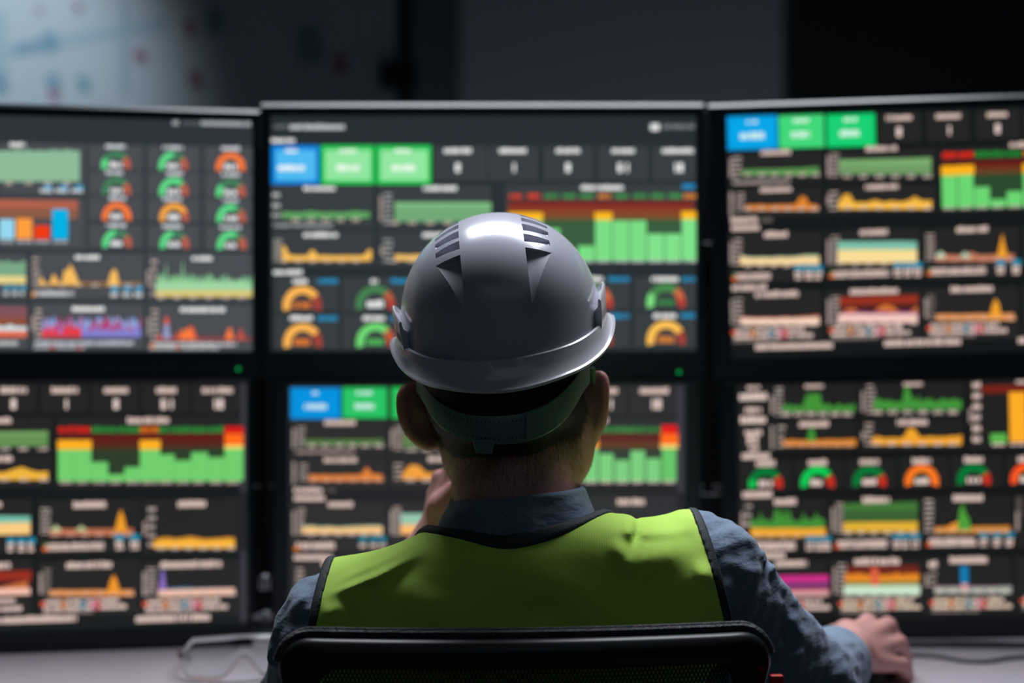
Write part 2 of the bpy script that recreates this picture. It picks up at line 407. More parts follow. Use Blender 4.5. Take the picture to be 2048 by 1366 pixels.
ul.t(180, 690, 1280, 26, (200, 205, 215)); ul.t(175, 440, 1303, 18, (180, 180, 190)); ul.r(255, 1290, 285, 1310, (170, 80, 80)); ul.r(395, 1296, 420, 1312, (180, 90, 90))
ul.t(930, 1160, 1108, 28, WHT); ul.col(800, 1112, 1255, 6, 34); ul.vt(768, 1150, 1240)
ul.r(805, 1244, 1295, 1264, (112, 62, 66)); ul.area(840, 880, 1262, [10, 125, 90, 10], (150, 158, 196)); ul.area(842, 876, 1180, [0, 46, 0], (220, 90, 60)); ul.area(805, 1290, 1262, [8, 30, 6, 5, 5, 8, 6, 50, 6, 8, 60, 72, 66, 10, 6, 4, 4, 5, 5, 4, 4, 4, 5, 4, 4, 4, 4, 68, 8, 4, 4], (206, 84, 66)); ul.area(925, 1005, 1262, [6, 60, 40, 68, 50, 5], (250, 124, 62)); ul.area(1160, 1205, 1262, [5, 52, 66, 5], (250, 124, 62))
ul.t(775, 1220, 1286, 24, (210, 210, 212)); ul.t(770, 1130, 1305, 18, (190, 190, 190)); ul.r(775, 1280, 795, 1306, (215, 120, 60)); ul.r(905, 1290, 930, 1308, (180, 80, 80))
ul.build('monitor', 'upper left monitor showing twelve small ring gauges beside blue and orange bars', (477, 738))

# --- upper centre
uc = Scr(at(964, 207, MD), 0, 0, 524, 207, 1406, 756, 542, 232, 1392, 702, None, 'l', uc_bg)
uc.crop(510, 190, 460/1186)
P2 = (57, 62, 64); T2 = WHT
uc.t(95, 180, 163, 20, (110, 116, 120), 14); uc.t(180, 460, 165, 30, (215, 218, 220), 15); uc.t(85, 208, 235, 26, T2)
for i, (x0, x1) in enumerate(((84, 330), (338, 615), (624, 908))):
    uc.r(x0, 258, x1, 460, ((0, 128, 218), (30, 198, 84), (30, 198, 84))[i])
    uc.r(x0+22, 282, x1-18, 440, ((78, 186, 240), (146, 230, 160), (146, 230, 160))[i])
for x0, x1, y, h in ((155, 220, 288, 22), (435, 520, 288, 22), (720, 805, 288, 22), (118, 258, 376, 38), (420, 535, 376, 38), (705, 825, 376, 38)): uc.t(x0, x1, y, h, WHT)
for x0, x1 in ((85, 610), (632, 1215)):
    uc.r(x0, 466, x1, 686, P2); uc.r(x0, 702, x1, 880, P2)
uc.t(250, 412, 482, 26, T2); uc.t(868, 1042, 482, 28, T2); uc.t(250, 425, 722, 28, T2); uc.t(865, 1040, 722, 28, T2)
for y in (516, 570, 620): uc.t(90, 130, y, 24, (205, 205, 205))
for x0, x1, h in ((140, 590, 32),): uc.area(x0, x1, 634, [h, 30, 28, 30, 36, 30, 28, 30, 28, 30, 36, 32, 30], (96, 168, 96))
uc.dots(210, 520, 644, 5, 40); uc.t(95, 400, 672, 22, (165, 168, 170))
uc.col(686, 512, 660, 7, 40, (180, 180, 182)); uc.vt(650, 520, 650); uc.r(720, 552, 1218, 652, (112, 168, 118)); uc.r(720, 552, 1218, 580, (124, 186, 126)); uc.dots(720, 1180, 660, 6, 42)
uc.col(118, 750, 850, 6, 44, (195, 190, 180)); uc.area(140, 600, 852, [78, 70, 30, 24, 26, 22, 24, 24, 26, 52, 50, 26, 22, 26, 24, 22, 24, 22, 24, 22, 24, 24, 22, 24, 22, 24, 30, 54, 56], (252, 192, 88)); uc.r(140, 838, 590, 854, (252, 192, 88)); uc.dots(150, 520, 858, 6, 34, 14)
uc.col(686, 750, 855, 5, 44, (185, 185, 185)); uc.vt(655, 780, 825); uc.area(720, 1215, 852, [30, 26, 30, 24, 30, 28, 24, 30], (248, 196, 108)); uc.dots(715, 1180, 858, 6, 36, 14)
uc.t(95, 242, 915, 28, T2)
AMB, AMB2 = (255, 184, 84), (255, 176, 70)
for x0, x1 in ((105, 432), (450, 800), (800, 1150)):
    uc.r(x0, 940, x1, 1115, P2); uc.r(x0, 1130, x1, 1308, P2)
uc.t(195, 272, 962, 28, T2); uc.t(320, 425, 960, 30, (24, 146, 196)); uc.t(598, 632, 962, 28, T2); uc.t(700, 800, 960, 30, (24, 146, 196))
uc.t(180, 295, 1152, 28, T2); uc.t(322, 430, 1152, 30, (24, 146, 196)); uc.t(556, 670, 1152, 28, T2); uc.t(700, 800, 1152, 30, (24, 146, 196))
DRD = (160, 66, 56)
uc.gauge(243, 1086, 100, 58, .76, AMB, (170, 110, 60), DRD, .76, (236, 128, 48)); uc.gauge(620, 1082, 100, 64, .0, (72, 132, 82), (70, 132, 82), (190, 92, 62), .7)
uc.gauge(246, 1278, 100, 58, .76, AMB, (170, 110, 60), DRD, .76, (236, 128, 48)); uc.gauge(622, 1276, 100, 58, .7, (112, 218, 116), (70, 132, 82), (190, 92, 62), .7, (84, 190, 92))
uc.arc(620, 1082, 100, 64, .85, 1, (176, 62, 52)); uc.arc(622, 1276, 100, 58, .88, 1, (176, 62, 52))
uc.crop(960, 190, 460/1186)
uc.r(880, 148, 925, 182, (235, 235, 235)); uc.t(945, 1105, 163, 28, (130, 134, 136))
xs = ((-240, 38, '0'), (46, 300, '1'), (328, 585, '0'), (608, 868, '61'), (892, 1180, '10'))
for x0, x1, n in xs: uc.r(x0, 265, x1, 440, P2)
for cx, w, n in ((-115, 140, '0'), (170, 142, '1'), (454, 122, '0'), (738, 115, '61'), (1020, 160, '10')):
    uc.t(cx-w/2, cx+w/2, 288, 30, T2); uc.num(cx, 374, n, 46, WHT)
uc.r(130, 458, 1180, 866, P2); uc.t(522, 738, 478, 30, T2); uc.t(1045, 1108, 472, 32, (20, 150, 210))
for i, x in enumerate((186, 280, 368, 460, 550, 643, 732, 826, 916, 1006, 1085)):
    uc.t(x-33, x+33, 522, 30, ((235, 66, 30), (235, 66, 30), (66, 158, 80), (66, 158, 80), (66, 158, 80), (232, 140, 50), (66, 158, 80), (66, 158, 80), (66, 158, 80), (66, 158, 80), (232, 140, 50))[i], 14)
uc.r(145, 545, 1105, 572, (120, 38, 34)); uc.r(145, 572, 1105, 604, (136, 58, 38)); uc.r(145, 604, 1105, 640, (128, 76, 42)); uc.r(145, 640, 1105, 850, (58, 92, 62))
for i, (top, y) in enumerate(((606, 1), (606, 1), (690, 0), (820, 0), (778, 0), (604, 1), (648, 0), (648, 0), (716, 0), (716, 0), (600, 1))):
    x0 = 148+i*89.4; x1 = x0+84
    uc.r(x0, top, x1, 852, (122, 222, 132) if i < 8 else (128, 226, 138))
    if y: uc.r(x0-3, top, x1+3, top+40, (255, 188, 30))
    uc.t(x0+8, x1-4, 858, 14, (205, 205, 205))
for x0, x1 in ((430, 770), (795, 1180)):
    uc.r(x0, 940, x1, 1105, P2); uc.r(x0, 1120, x1, 1300, P2)
uc.t(540, 632, 950, 30, T2); uc.t(665, 770, 950, 32, (24, 146, 196)); uc.t(885, 1025, 950, 30, T2); uc.t(1042, 1108, 950, 32, (24, 146, 196))
uc.t(540, 640, 1140, 28, T2); uc.t(665, 770, 1140, 32, (24, 146, 196)); uc.t(895, 1015, 1140, 30, T2); uc.t(1036, 1108, 1138, 32, (24, 146, 196))
uc.gauge(585, 1076, 100, 60, .4, (112, 218, 116), (86, 150, 86), (200, 104, 66), .6); uc.arc(585, 1076, 100, 60, .86, 1, (180, 62, 52))
uc.gauge(960, 1072, 100, 60, .22, (128, 230, 132), (72, 138, 76), (205, 104, 66), .68, (60, 140, 70)); uc.arc(960, 1072, 100, 60, .86, 1, (180, 62, 52))
uc.gauge(585, 1266, 100, 60, .6, AMB, (170, 110, 60), DRD, .76); uc.gauge(960, 1264, 100, 58, .78, (255, 196, 84), (190, 120, 60), DRD, .78, (226, 134, 50))
uc.build('monitor', 'upper centre monitor behind the white helmet with large orange ring gauges bottom left', (1357, 744))

# --- upper right
def dash(s, k=1):
    P3 = s.P3
    return P3
ur = Scr(at(1416, 209, MD), -2.6, 1.45, 1416, 209, 2048, 748, 1452, 231, 2048, 702, .67, 'l', (21, 24, 25))
ur.crop(1400, 190, 648/1609)
P4 = (37, 37, 37)
def tiles3(s, rects, lab):
    for (x0, y0, x1, y1, c, ci) in rects:
        s.r(x0, y0, x1, y1, c); s.r(x0+14, y0+14, x1-14, y1-14, ci)
tiles3(ur, ((136, 102, 386, 270, (0, 152, 222), (4, 166, 232)), (392, 98, 618, 262, (60, 212, 116), (66, 216, 122)), (630, 92, 872, 256, (0, 204, 108), (26, 208, 116))), 0)
for x0, x1, y, h in ((232, 288, 133, 20), (465, 545, 127, 24), (715, 785, 122, 24), (200, 322, 203, 40), (455, 545, 196, 40), (695, 795, 190, 40)): ur.t(x0, x1, y, h, (225, 250, 240))
for x0, x1, w, cx, n in ((890, 1100, 125, 990, '0'), (1128, 1340, 120, 1234, '1'), (1372, 1590, 105, 1480, '0'), (1612, 1840, 110, 1725, '61'), (1860, 2090, 130, 1975, '10')):
    yy = (990-cx)*.0325
    ur.r(x0, 86+yy, x1, 236+yy, P4); ur.t(cx-w/2, cx+w/2, 113+yy, 30, WARM); ur.num(cx, 182+yy, n, 46, (245, 222, 212))
def slope(x): return (x-140)*-.03
for x0, x1 in ((142, 608), (628, 1178)):
    for y0, y1 in ((285, 440), (462, 600)): ur.r(x0, y0+slope(x0), x1, y1+slope(x0), P4)
for x0, x1, y0, y1 in ((142, 608, 680, 925), (628, 1100, 668, 910), (1112, 1585, 660, 905), (1604, 2060, 645, 890), (142, 608, 975, 1240), (628, 1100, 965, 1225), (1112, 1585, 955, 1215), (1604, 2060, 940, 1200)):
    ur.r(x0, y0, x1, y1, P4)
ur.t(303, 455, 285, 28, WARM); ur.t(825, 990, 266, 30, WARM); ur.t(300, 460, 470, 28, WARM); ur.t(822, 985, 456, 30, WARM)
ur.col(185, 312, 405, 5, 40); ur.vt(156, 315, 410); ur.area(205, 590, 398, [26, 28, 30, 30, 32, 34, 34, 38, 42], (92, 150, 80)); ur.dots(240, 575, 396, 6, 38); ur.t(165, 450, 432, 24, (165, 150, 145))
ur.col(672, 295, 400, 6, 40); ur.vt(640, 300, 410); ur.area(692, 1150, 392, [72, 72, 74, 76, 78, 80, 84], (112, 156, 100)); ur.area(692, 1150, 345, [22, 24, 26, 28, 34], (122, 172, 108)); ur.dots(735, 1130, 404, 6, 42)
ur.col(200, 490, 570, 5, 40); ur.vt(156, 482, 600); ur.area(225, 590, 572, [24, 26, 24, 28, 26, 24, 26, 26, 28, 26, 28, 30, 66, 70, 30, 28, 22], (224, 132, 46)); ur.dots(240, 570, 566, 6, 40, 20)
ur.col(665, 485, 565, 4, 44); ur.vt(640, 500, 545); ur.area(688, 1152, 565, [30, 72, 74, 30, 34, 30, 40, 44, 32, 36, 40, 34, 36, 46, 62, 44, 40, 44], (236, 174, 60)); ur.area(688, 1152, 566, [26, 46, 42, 26, 28, 26, 30, 34, 28, 30, 32, 30, 30, 36, 44, 36, 34, 36], (250, 190, 70)); ur.dots(735, 1130, 562, 6, 40, 18)
ur.t(155, 290, 622, 34, WARM); ur.t(305, 360, 622, 24, (110, 102, 98)); ur.t(158, 300, 660, 34, WARM)
ur.r(1195, 248, 2060, 572, P4); ur.t(1540, 1780, 245, 30, WARM)
ur.r(1205, 318, 2060, 352, (104, 30, 22)); ur.r(1205, 352, 2060, 386, (104, 62, 34)); ur.r(1205, 386, 2060, 560, (44, 74, 46))
for i, (top, y) in enumerate(((352, 1), (348, 1), (456, 0), (518, 0), (478, 0), (340, 1), (420, 0), (440, 0), (400, 0), (420, 0))):
    x0 = 1202+i*81; ur.r(x0, top, x0+76, 558-i*1.5, (108, 214, 114))
    if y: ur.r(x0-3, top, x0+80, top+46, (255, 180, 24))
    ur.t(x0+8, x0+66, 562-i*2, 16, (190, 180, 170))
for i in range(10):
    ur.t(1205+i*81, 1205+i*81+75, 299-i*2, 36, (240, 40, 14) if i < 2 else ((236, 120, 20) if i == 5 else (30, 140, 50)), 13)
ur.t(320, 438, 694, 34, WARM); ur.t(795, 932, 682, 34, WARM); ur.t(1275, 1430, 668, 34, WARM)
ur.col(190, 720, 838, 6, 40); ur.vt(158, 730, 840); ur.area(198, 592, 842, [46, 38, 36, 38, 36, 40, 38, 40, 46, 48, 46], (176, 200, 160)); ur.area(198, 592, 842, [40, 32, 30, 32, 30, 34, 32, 34, 38, 38, 38], (250, 214, 156)); ur.dots(240, 560, 848, 6, 38, 16)
def foot(s, x0, x1, y, bx, h=40, warm=WARM):
    s.t(x0+15, x1, y-8, h*.5, warm); s.t(x0+10, x1, y+9, h*.45, warm); s.r(x0, y+2, x0+24, y+20, (226, 110, 40)); s.r(x0+6, y-16, x0+22, y-4, (90, 140, 70))
    for x in bx: s.r(x-20, y-58, x+24, y-30, (30, 140, 170)); s.t(x-18, x+20, y-16, 26, warm); s.t(x-16, x+20, y+6, 20, warm)
foot(ur, 160, 350, 902, (490, 540, 586))
ur.col(675, 705, 830, 7, 40); ur.vt(640, 720, 840); ur.area(685, 1078, 832, [104, 104, 104, 106, 104], (126, 192, 168)); ur.area(685, 1078, 834, [64, 66, 66, 66, 66], (250, 220, 150)); ur.dots(700, 1060, 838, 6, 38, 16)
foot(ur, 642, 940, 888, (982, 1032, 1080))
ur.col(1145, 695, 815, 7, 44); ur.area(1170, 1560, 825, [30, 44, 32, 30, 30, 34, 46, 32, 30, 32, 34, 34, 36, 36], (190, 120, 90)); ur.area(1172, 1220, 808, [10, 34, 8], (190, 214, 180)); ur.area(1290, 1345, 808, [6, 32, 6], (180, 200, 170)); ur.area(1475, 1528, 808, [5, 60, 122, 60, 5], (238, 158, 44)); ur.dots(1195, 1545, 818, 6, 40, 18, (215, 150, 130))
foot(ur, 1128, 1418, 875, (1492, 1570))
ur.t(160, 335, 957, 34, WARM); ur.t(275, 488, 990, 34, WARM); ur.t(745, 985, 976, 34, WARM); ur.t(1245, 1455, 965, 34, WARM)
ur.col(190, 1015, 1130, 6, 40); ur.vt(158, 1020, 1140); ur.area(200, 592, 1138, [38, 34, 32, 34, 32, 36, 34, 38, 40, 46], (196, 110, 84)); ur.area(200, 592, 1140, [32, 30, 28, 30, 28, 32, 30, 32, 34, 36], (250, 214, 190)); ur.dots(240, 560, 1142, 6, 38, 16)
ur.col(675, 1005, 1130, 7, 40); ur.vt(640, 1015, 1140); ur.r(692, 998, 1084, 1046, (150, 50, 30)); ur.r(692, 1040, 1084, 1090, (72, 34, 34)); ur.area(700, 1080, 1092, [8, 30, 34, 10, 8, 10, 40, 50, 44, 20, 10, 20, 44], (214, 120, 50)); ur.area(700, 1080, 1092, [12, 14, 16, 18, 12, 20, 18, 14, 18, 16, 14], (150, 60, 120)); ur.area(688, 1080, 1130, [42, 44, 42, 44, 44], (244, 200, 190)); ur.dots(700, 1060, 1134, 6, 38, 16)
ur.col(1150, 995, 1110, 7, 36, (150, 136, 130)); ur.vt(1124, 1010, 1110); ur.area(1170, 1560, 1118, [28, 30, 28, 30, 32, 30, 32, 34], (226, 150, 90)); ur.area(1435, 1500, 1115, [6, 70, 106, 80, 6], (240, 160, 44)); ur.dots(1200, 1545, 1112, 6, 40, 20, (226, 170, 140))
def legend(s, x0, x1, y, warm=WARM, dy=30):
    s.t(x0+20, x1-40, y, 26, warm, 12); s.t(x0+15, x1, y+dy, 26, warm, 12); s.t(x0+12, x0+(x1-x0)*.6, y+dy*1.75, 14, (150, 135, 128))
    s.r(x0, y+2, x0+24, y+24, (212, 84, 50))
    for f, c in ((.24, (190, 110, 40)), (.46, (60, 130, 150)), (.64, (190, 60, 60)), (.58, (200, 130, 150))):
        s.r(x0+(x1-x0)*f, y-8, x0+(x1-x0)*f+20, y+dy+8, c)
legend(ur, 155, 560, 1168); legend(ur, 640, 1045, 1155); legend(ur, 1125, 1530, 1145)
ur.t(275, 658, 1248, 36, WARM); ur.t(915, 1300, 1230, 36, WARM); ur.t(1580, 1900, 1216, 36, WARM)
ur.build('monitor', 'upper right monitor with one blue and two green tiles across its top', (2300, 720))

# --- lower left
ll = Scr(at(506, 760, MD), 9.5, 0, 0, 760, 506, 1288, 0, 767, 495, 1249, .651, 'r', (23, 26, 27))
ll.crop(0, 720, 540/1272)
for cx, w, n in ((-420, 120, '0'), (-180, 120, '0'), (62, 126, '0'), (306, 128, '1'), (546, 112, '0'), (786, 100, '61'), (1024, 142, '10')):
    ll.r(cx-116, 118, cx+108, 250, P4); ll.t(cx-w/2, cx+w/2, 144, 34, WARM); ll.num(cx, 208, n, 46, (245, 222, 212))
ll.r(1134, 112, 1160, 1232, (58, 58, 66)); ll.r(1134, 620, 1160, 900, (36, 36, 40))
ll.r(-260, 270, 245, 440, P4); ll.r(-260, 450, 245, 600, P4); ll.r(265, 265, 1130, 600, P4)
ll.t(-90, 62, 287, 32, WARM); ll.r(-260, 338, 225, 408, (100, 146, 84)); ll.r(-260, 338, 225, 356, (116, 164, 96)); ll.dots(-160, 200, 420, 5, 46)
ll.t(-90, 58, 468, 32, WARM); ll.area(-260, 225, 565, [30, 36, 40, 32, 34, 40, 34, 36, 50, 60, 44, 36, 40], (240, 180, 60)); ll.dots(-160, 205, 566, 5, 42, 18)
ll.t(600, 795, 286, 34, WARM)
ll.r(275, 350, 1140, 385, (96, 28, 24)); ll.r(275, 385, 1140, 418, (84, 42, 30)); ll.r(275, 418, 1140, 568, (44, 62, 42))
tops = (378, 378, 482, 540, 506, 378, 446, 474, 436, 460, 314)
for i, t_ in enumerate(tops):
    x0 = 272+i*78.6; x1 = x0+(78 if i not in (5, 10) else 88); x0 -= 6*(i in (5,))
    ll.r(x0, max(t_, 410 if i == 10 else 0), x1, 570, (112, 206, 108))
    if t_ == 378: ll.r(x0-2, 378, x1+2, 422, (255, 176, 36))
    if i == 10: ll.r(x0, 344, x1, 402, (255, 110, 26)); ll.r(x0, 314, x1, 348, (214, 26, 24)); ll.r(x0, 402, x1, 418, (250, 220, 110))
    else: ll.t(x0+2, x1-2, 330, 36, (226, 34, 20) if i < 2 else ((232, 112, 20) if i == 5 else (46, 140, 56)), 14)
    ll.t(x0+10, x1-10, 578, 14, (205, 185, 175))
for x0, x1, y0, y1 in ((-290, 150, 660, 910), (180, 655, 660, 910), (665, 1130, 655, 910), (-290, 150, 945, 1205), (180, 655, 945, 1205), (665, 1130, 945, 1205)): ll.r(x0, y0, x1, y1, P4)
ll.area(-280, 142, 800, [64, 66, 64], (120, 190, 170)); ll.r(-280, 770, 142, 826, (250, 204, 130)); ll.t(-150, 5, 684, 32, WARM)
for x in (50, 100, 148): ll.r(x-18, 838, x+18, 866, (30, 140, 170)); ll.t(x-16, x+16, 874, 24, WARM); ll.t(x-16, x+16, 896, 20, WARM)
ll.t(345, 498, 684, 36, WARM); ll.col(214, 705, 815, 7, 46); ll.area(232, 628, 826, [28, 30, 28, 30, 30, 30, 30, 32], (190, 112, 76)); ll.area(240, 290, 808, [8, 30, 6], (190, 200, 150)); ll.area(355, 410, 806, [6, 26, 6], (180, 190, 140)); ll.area(540, 598, 812, [6, 70, 108, 70, 6], (240, 156, 40)); ll.dots(260, 610, 824, 6, 42, 18, (210, 160, 140))
foot(ll, 200, 488, 880, (562, 632))
ll.t(838, 968, 680, 36, WARM); ll.col(715, 705, 870, 5, 36); ll.vt(682, 765, 830); ll.area(722, 1105, 884, [30, 46, 48, 42, 46, 52, 46, 40, 42, 44, 48, 46], (222, 150, 46)); ll.area(722, 1105, 886, [22, 34, 34, 32, 34, 38, 34, 30, 32, 34, 36, 34], (250, 184, 60)); ll.dots(760, 1090, 888, 6, 42, 16)
ll.t(-120, 48, 972, 34, WARM); ll.r(-280, 998, 148, 1042, (150, 46, 30)); ll.r(-280, 1042, 148, 1075, (70, 34, 34)); ll.area(-280, 130, 1085, [20, 16, 26, 16, 12, 30, 44], (200, 110, 60)); ll.r(-280, 1080, 142, 1112, (244, 190, 172)); ll.t(-280, 70, 1140, 26, WARM, 12); ll.t(-280, 105, 1178, 26, WARM, 12)
ll.t(312, 525, 968, 36, WARM); ll.col(222, 990, 1100, 7, 36, (160, 145, 136)); ll.vt(192, 1005, 1105); ll.area(232, 628, 1112, [26, 28, 26, 28, 28, 26, 28, 28], (226, 146, 84)); ll.area(502, 568, 1110, [5, 70, 98, 70, 5], (240, 150, 40)); ll.dots(260, 610, 1104, 6, 42, 20, (228, 168, 130))
ll.t(755, 1042, 965, 36, WARM); ll.col(715, 985, 1100, 7, 44); ll.vt(680, 1000, 1110); ll.area(750, 1105, 1082, [6, 6, 10, 6, 8, 8, 8], (70, 130, 160)); ll.area(750, 782, 1085, [8, 92, 96, 8], (140, 110, 190)); ll.r(745, 1080, 1105, 1112, (244, 192, 168)); ll.dots(770, 1090, 1104, 6, 40, 16)
legend(ll, 190, 600, 1138); legend(ll, 672, 1075, 1138)
ll.t(-60, 365, 1224, 36, WARM); ll.t(640, 995, 1218, 36, WARM); ll.t(-560, -200, 1224, 36, WARM)
ll.build('monitor', 'lower left monitor with a row of green bars ending in a red topped bar')

# --- lower centre
lc = Scr(at(964, 760, MD), 0, 0, 548, 760, 1400, 1288, 576, 770, 1372, 1250, None, 'l', (34, 35, 37))
lc.crop(510, 740, 460/1309)
P6 = (46, 45, 46)
tiles3(lc, ((200, 100, 486, 280, (0, 136, 212), (4, 146, 222)), (496, 98, 752, 276, (28, 186, 90), (42, 196, 102)), (776, 98, 1040, 276, (28, 190, 84), (36, 196, 92))), 0)
for x0, x1, y, h in ((325, 360, 132, 24), (575, 665, 132, 28), (280, 408, 210, 40), (568, 676, 208, 42)): lc.t(x0, x1, y, h, (210, 240, 240))
for x0, x1, y0, y1 in ((205, 745, 290, 485), (765, 1300, 290, 485), (205, 745, 500, 670), (765, 1300, 500, 670), (205, 745, 750, 1040), (765, 1300, 750, 1040), (205, 745, 1100, 1400), (765, 1300, 1100, 1400)): lc.r(x0, y0, x1, y1, P6)
lc.t(395, 570, 302, 34, WARM); lc.col(262, 328, 430, 6, 44); lc.vt(220, 335, 445); lc.area(280, 728, 428, [30, 32, 30, 32, 32, 32, 34], (84, 124, 70)); lc.dots(325, 705, 432, 6, 48, 22); lc.t(230, 565, 468, 26, (165, 145, 138))
lc.t(392, 578, 514, 34, WARM); lc.col(275, 540, 625, 5, 46); lc.vt(220, 525, 655); lc.area(305, 725, 630, [30, 34, 30, 34, 30, 32, 30, 34, 32, 34, 36, 78, 40, 36, 34], (222, 128, 54)); lc.dots(330, 705, 628, 6, 48, 22, (222, 160, 130))
lc.t(220, 382, 687, 36, WARM); lc.t(395, 465, 686, 26, (98, 88, 86)); lc.t(222, 395, 732, 36, WARM)
lc.t(980, 1180, 302, 34, WARM); lc.col(818, 325, 450, 7, 44); lc.vt(780, 340, 450); lc.r(845, 352, 1290, 440, (92, 130, 76)); lc.dots(890, 1250, 456, 5, 60)
lc.t(985, 1180, 508, 38, WARM); lc.col(815, 540, 620, 4, 46); lc.area(838, 1300, 622, [30, 82, 78, 34, 36, 44, 36, 38, 44, 40, 38], (240, 160, 60)); lc.dots(885, 1250, 628, 5, 56, 20)
lc.t(415, 555, 767, 38, WARM); lc.col(262, 795, 930, 7, 44); lc.vt(220, 805, 940); lc.area(268, 725, 930, [40, 46, 38, 42, 36, 40, 42, 44, 46, 44], (150, 180, 150)); lc.area(268, 725, 932, [34, 40, 32, 36, 30, 34, 36, 38, 40, 38], (246, 196, 130)); lc.dots(320, 700, 936, 6, 46, 22)
lc.t(235, 452, 1002, 46, WARM); lc.r(222, 1005, 250, 1030, (220, 120, 40))
for x in (612, 672, 725): lc.r(x-20, 945, x+22, 982, (24, 118, 140)); lc.t(x-18, x+18, 1000, 26, WARM)
lc.t(222, 436, 1068, 38, WARM); lc.col(810, 785, 935, 8, 46); lc.vt(778, 800, 935); lc.area(828, 1295, 880, [62, 62, 62], (150, 196, 172)); lc.r(828, 880, 1295, 935, (250, 186, 110))
lc.t(380, 600, 1105, 36, WARM); lc.col(255, 1135, 1260, 6, 44); lc.area(270, 725, 1260, [40, 36, 40, 38, 44], (250, 200, 170)); lc.r(845, 1130, 1290, 1180, (150, 48, 30)); lc.area(840, 1290, 1260, [50, 52, 50], (244, 196, 190))
legend(lc, 225, 700, 1300); legend(lc, 790, 1250, 1300); lc.t(300, 700, 1400, 36, WARM); lc.t(980, 1400, 1400, 36, WARM)
lc.crop(1140, 740, 320/1366)
P7 = (46, 47, 49)
for x0, x1, y0, y1 in ((-560, -20, 130, 390), (0, 480, 130, 390), (500, 915, 130, 390), (-560, 915, 410, 980), (180, 915, 1075, 1500), (-400, 160, 1075, 1500)): lc.r(x0, y0, x1, y1, P7)
lc.r(912, 130, 975, 1040, (58, 56, 64))
lc.t(250, 405, 180, 60, WARM, 24); lc.t(598, 850, 180, 62, WARM, 24); lc.num(310, 292, '61', 84, (245, 222, 212)); lc.num(728, 292, '10', 84, (245, 222, 212))
lc.t(120, 330, 432, 56, WARM, 24)
lc.r(-500, 545, 920, 610, (92, 38, 34)); lc.r(-500, 610, 920, 665, (98, 58, 38)); lc.r(-500, 665, 920, 950, (52, 62, 54))
for i, t_ in enumerate((600, 600, 780, 900, 840, 600, 715, 770, 690, 755, 660)):
    x0 = -555+i*134.0; lc.r(x0, t_, x0+122, 950, (122, 206, 124) if i != 10 else (104, 196, 104))
    if t_ == 600: lc.r(x0-4, 598, x0+128, 665, (255, 160, 50))
    lc.t(x0+14, x0+112, 958, 26, (215, 190, 185), 22)
    if 5 < i < 10: lc.t(x0-8, x0+125, 512, 62, (62, 140, 66), 24)
lc.r(775, 545, 925, 640, (255, 108, 28)); lc.r(782, 472, 915, 545, (226, 26, 26)); lc.r(770, 636, 922, 670, (246, 214, 120))
lc.t(405, 635, 1128, 64, WARM, 26)
lc.build('monitor', 'lower centre monitor partly hidden behind the seated man, blue and green tiles on top')

# --- lower right
lr = Scr(at(1440, 760, MD), -2.6, 1.25, 1440, 769, 2048, 1275, 1470, 773, 2048, 1236, .66, 'l', (19, 21, 21))
lr.crop(1440, 740, 608/1538)
P8 = (32, 33, 32)
for x0, x1, y0, y1 in ((100, 240, 60, 410), (250, 695, 60, 245), (708, 1235, 55, 240), (250, 695, 260, 410), (708, 1235, 250, 405), (1255, 2000, 40, 400), (100, 365, 460, 610), (378, 630, 455, 605), (640, 890, 450, 600), (905, 1160, 440, 595), (1170, 1430, 435, 590), (1445, 1750, 430, 585),
                       (100, 545, 655, 915), (560, 1020, 648, 910), (1030, 1480, 640, 905), (1495, 2000, 635, 900), (100, 545, 965, 1230), (560, 1020, 955, 1225), (1030, 1480, 950, 1225), (1495, 2000, 940, 1215)): lr.r(x0, y0, x1, y1, P8)
lr.t(138, 202, 86, 32, WARM); lr.t(100, 240, 137, 42, (245, 220, 208), 18); lr.t(128, 215, 204, 32, WARM); lr.t(105, 238, 254, 42, (245, 220, 208), 18)
lr.t(128, 218, 320, 30, WARM, 16); lr.num(165, 355, '83', 44, WARM); lr.t(150, 200, 400, 26, WARM)
def spk(s, x0, x1, yb, lo, hi, n, c, pk=()):
    ys = [random.uniform(lo, hi) for _ in range(n)]
    for i, h in pk: ys[i] = h
    s.area(x0, x1, yb, ys, c)
lr.t(430, 522, 78, 34, WARM); lr.col(300, 95, 225, 7, 36); lr.vt(265, 130, 220); spk(lr, 318, 685, 210, 20, 44, 40, (66, 146, 56), ((12, 60), (13, 95), (14, 70), (15, 104), (16, 80), (17, 100), (18, 78), (19, 96), (20, 90))); lr.dots(340, 645, 224, 6, 46, 24)
lr.t(930, 1025, 68, 34, WARM); lr.col(765, 82, 215, 7, 42); lr.vt(725, 110, 210); spk(lr, 778, 1225, 190, 24, 50, 44, (66, 146, 56), ((15, 90), (16, 112), (17, 106), (18, 70), (22, 64))); lr.area(778, 1225, 200, [10, 34, 20, 30], (66, 146, 56)); lr.dots(800, 1180, 214, 6, 46, 24)
lr.t(402, 555, 275, 34, WARM); lr.col(312, 290, 385, 4, 40); lr.vt(265, 285, 405); lr.area(320, 690, 385, [28, 32, 28, 32, 30, 34, 32, 34, 36], (216, 132, 44)); lr.area(440, 488, 360, [4, 66, 70, 4], (66, 146, 56)); lr.dots(350, 655, 380, 6, 46, 22, (226, 160, 120))
lr.t(898, 1055, 266, 34, WARM); lr.col(755, 275, 375, 5, 40); lr.vt(725, 315, 355); lr.area(768, 1225, 380, [30, 46, 36, 34, 38, 34, 40, 86, 84, 44, 38, 44, 40, 42, 40, 46, 44, 52], (240, 164, 44)); lr.dots(795, 1180, 376, 6, 46, 22)
for y in (78, 132, 187, 242, 298, 352): lr.t(1280, 1320, y, 34, WARM)
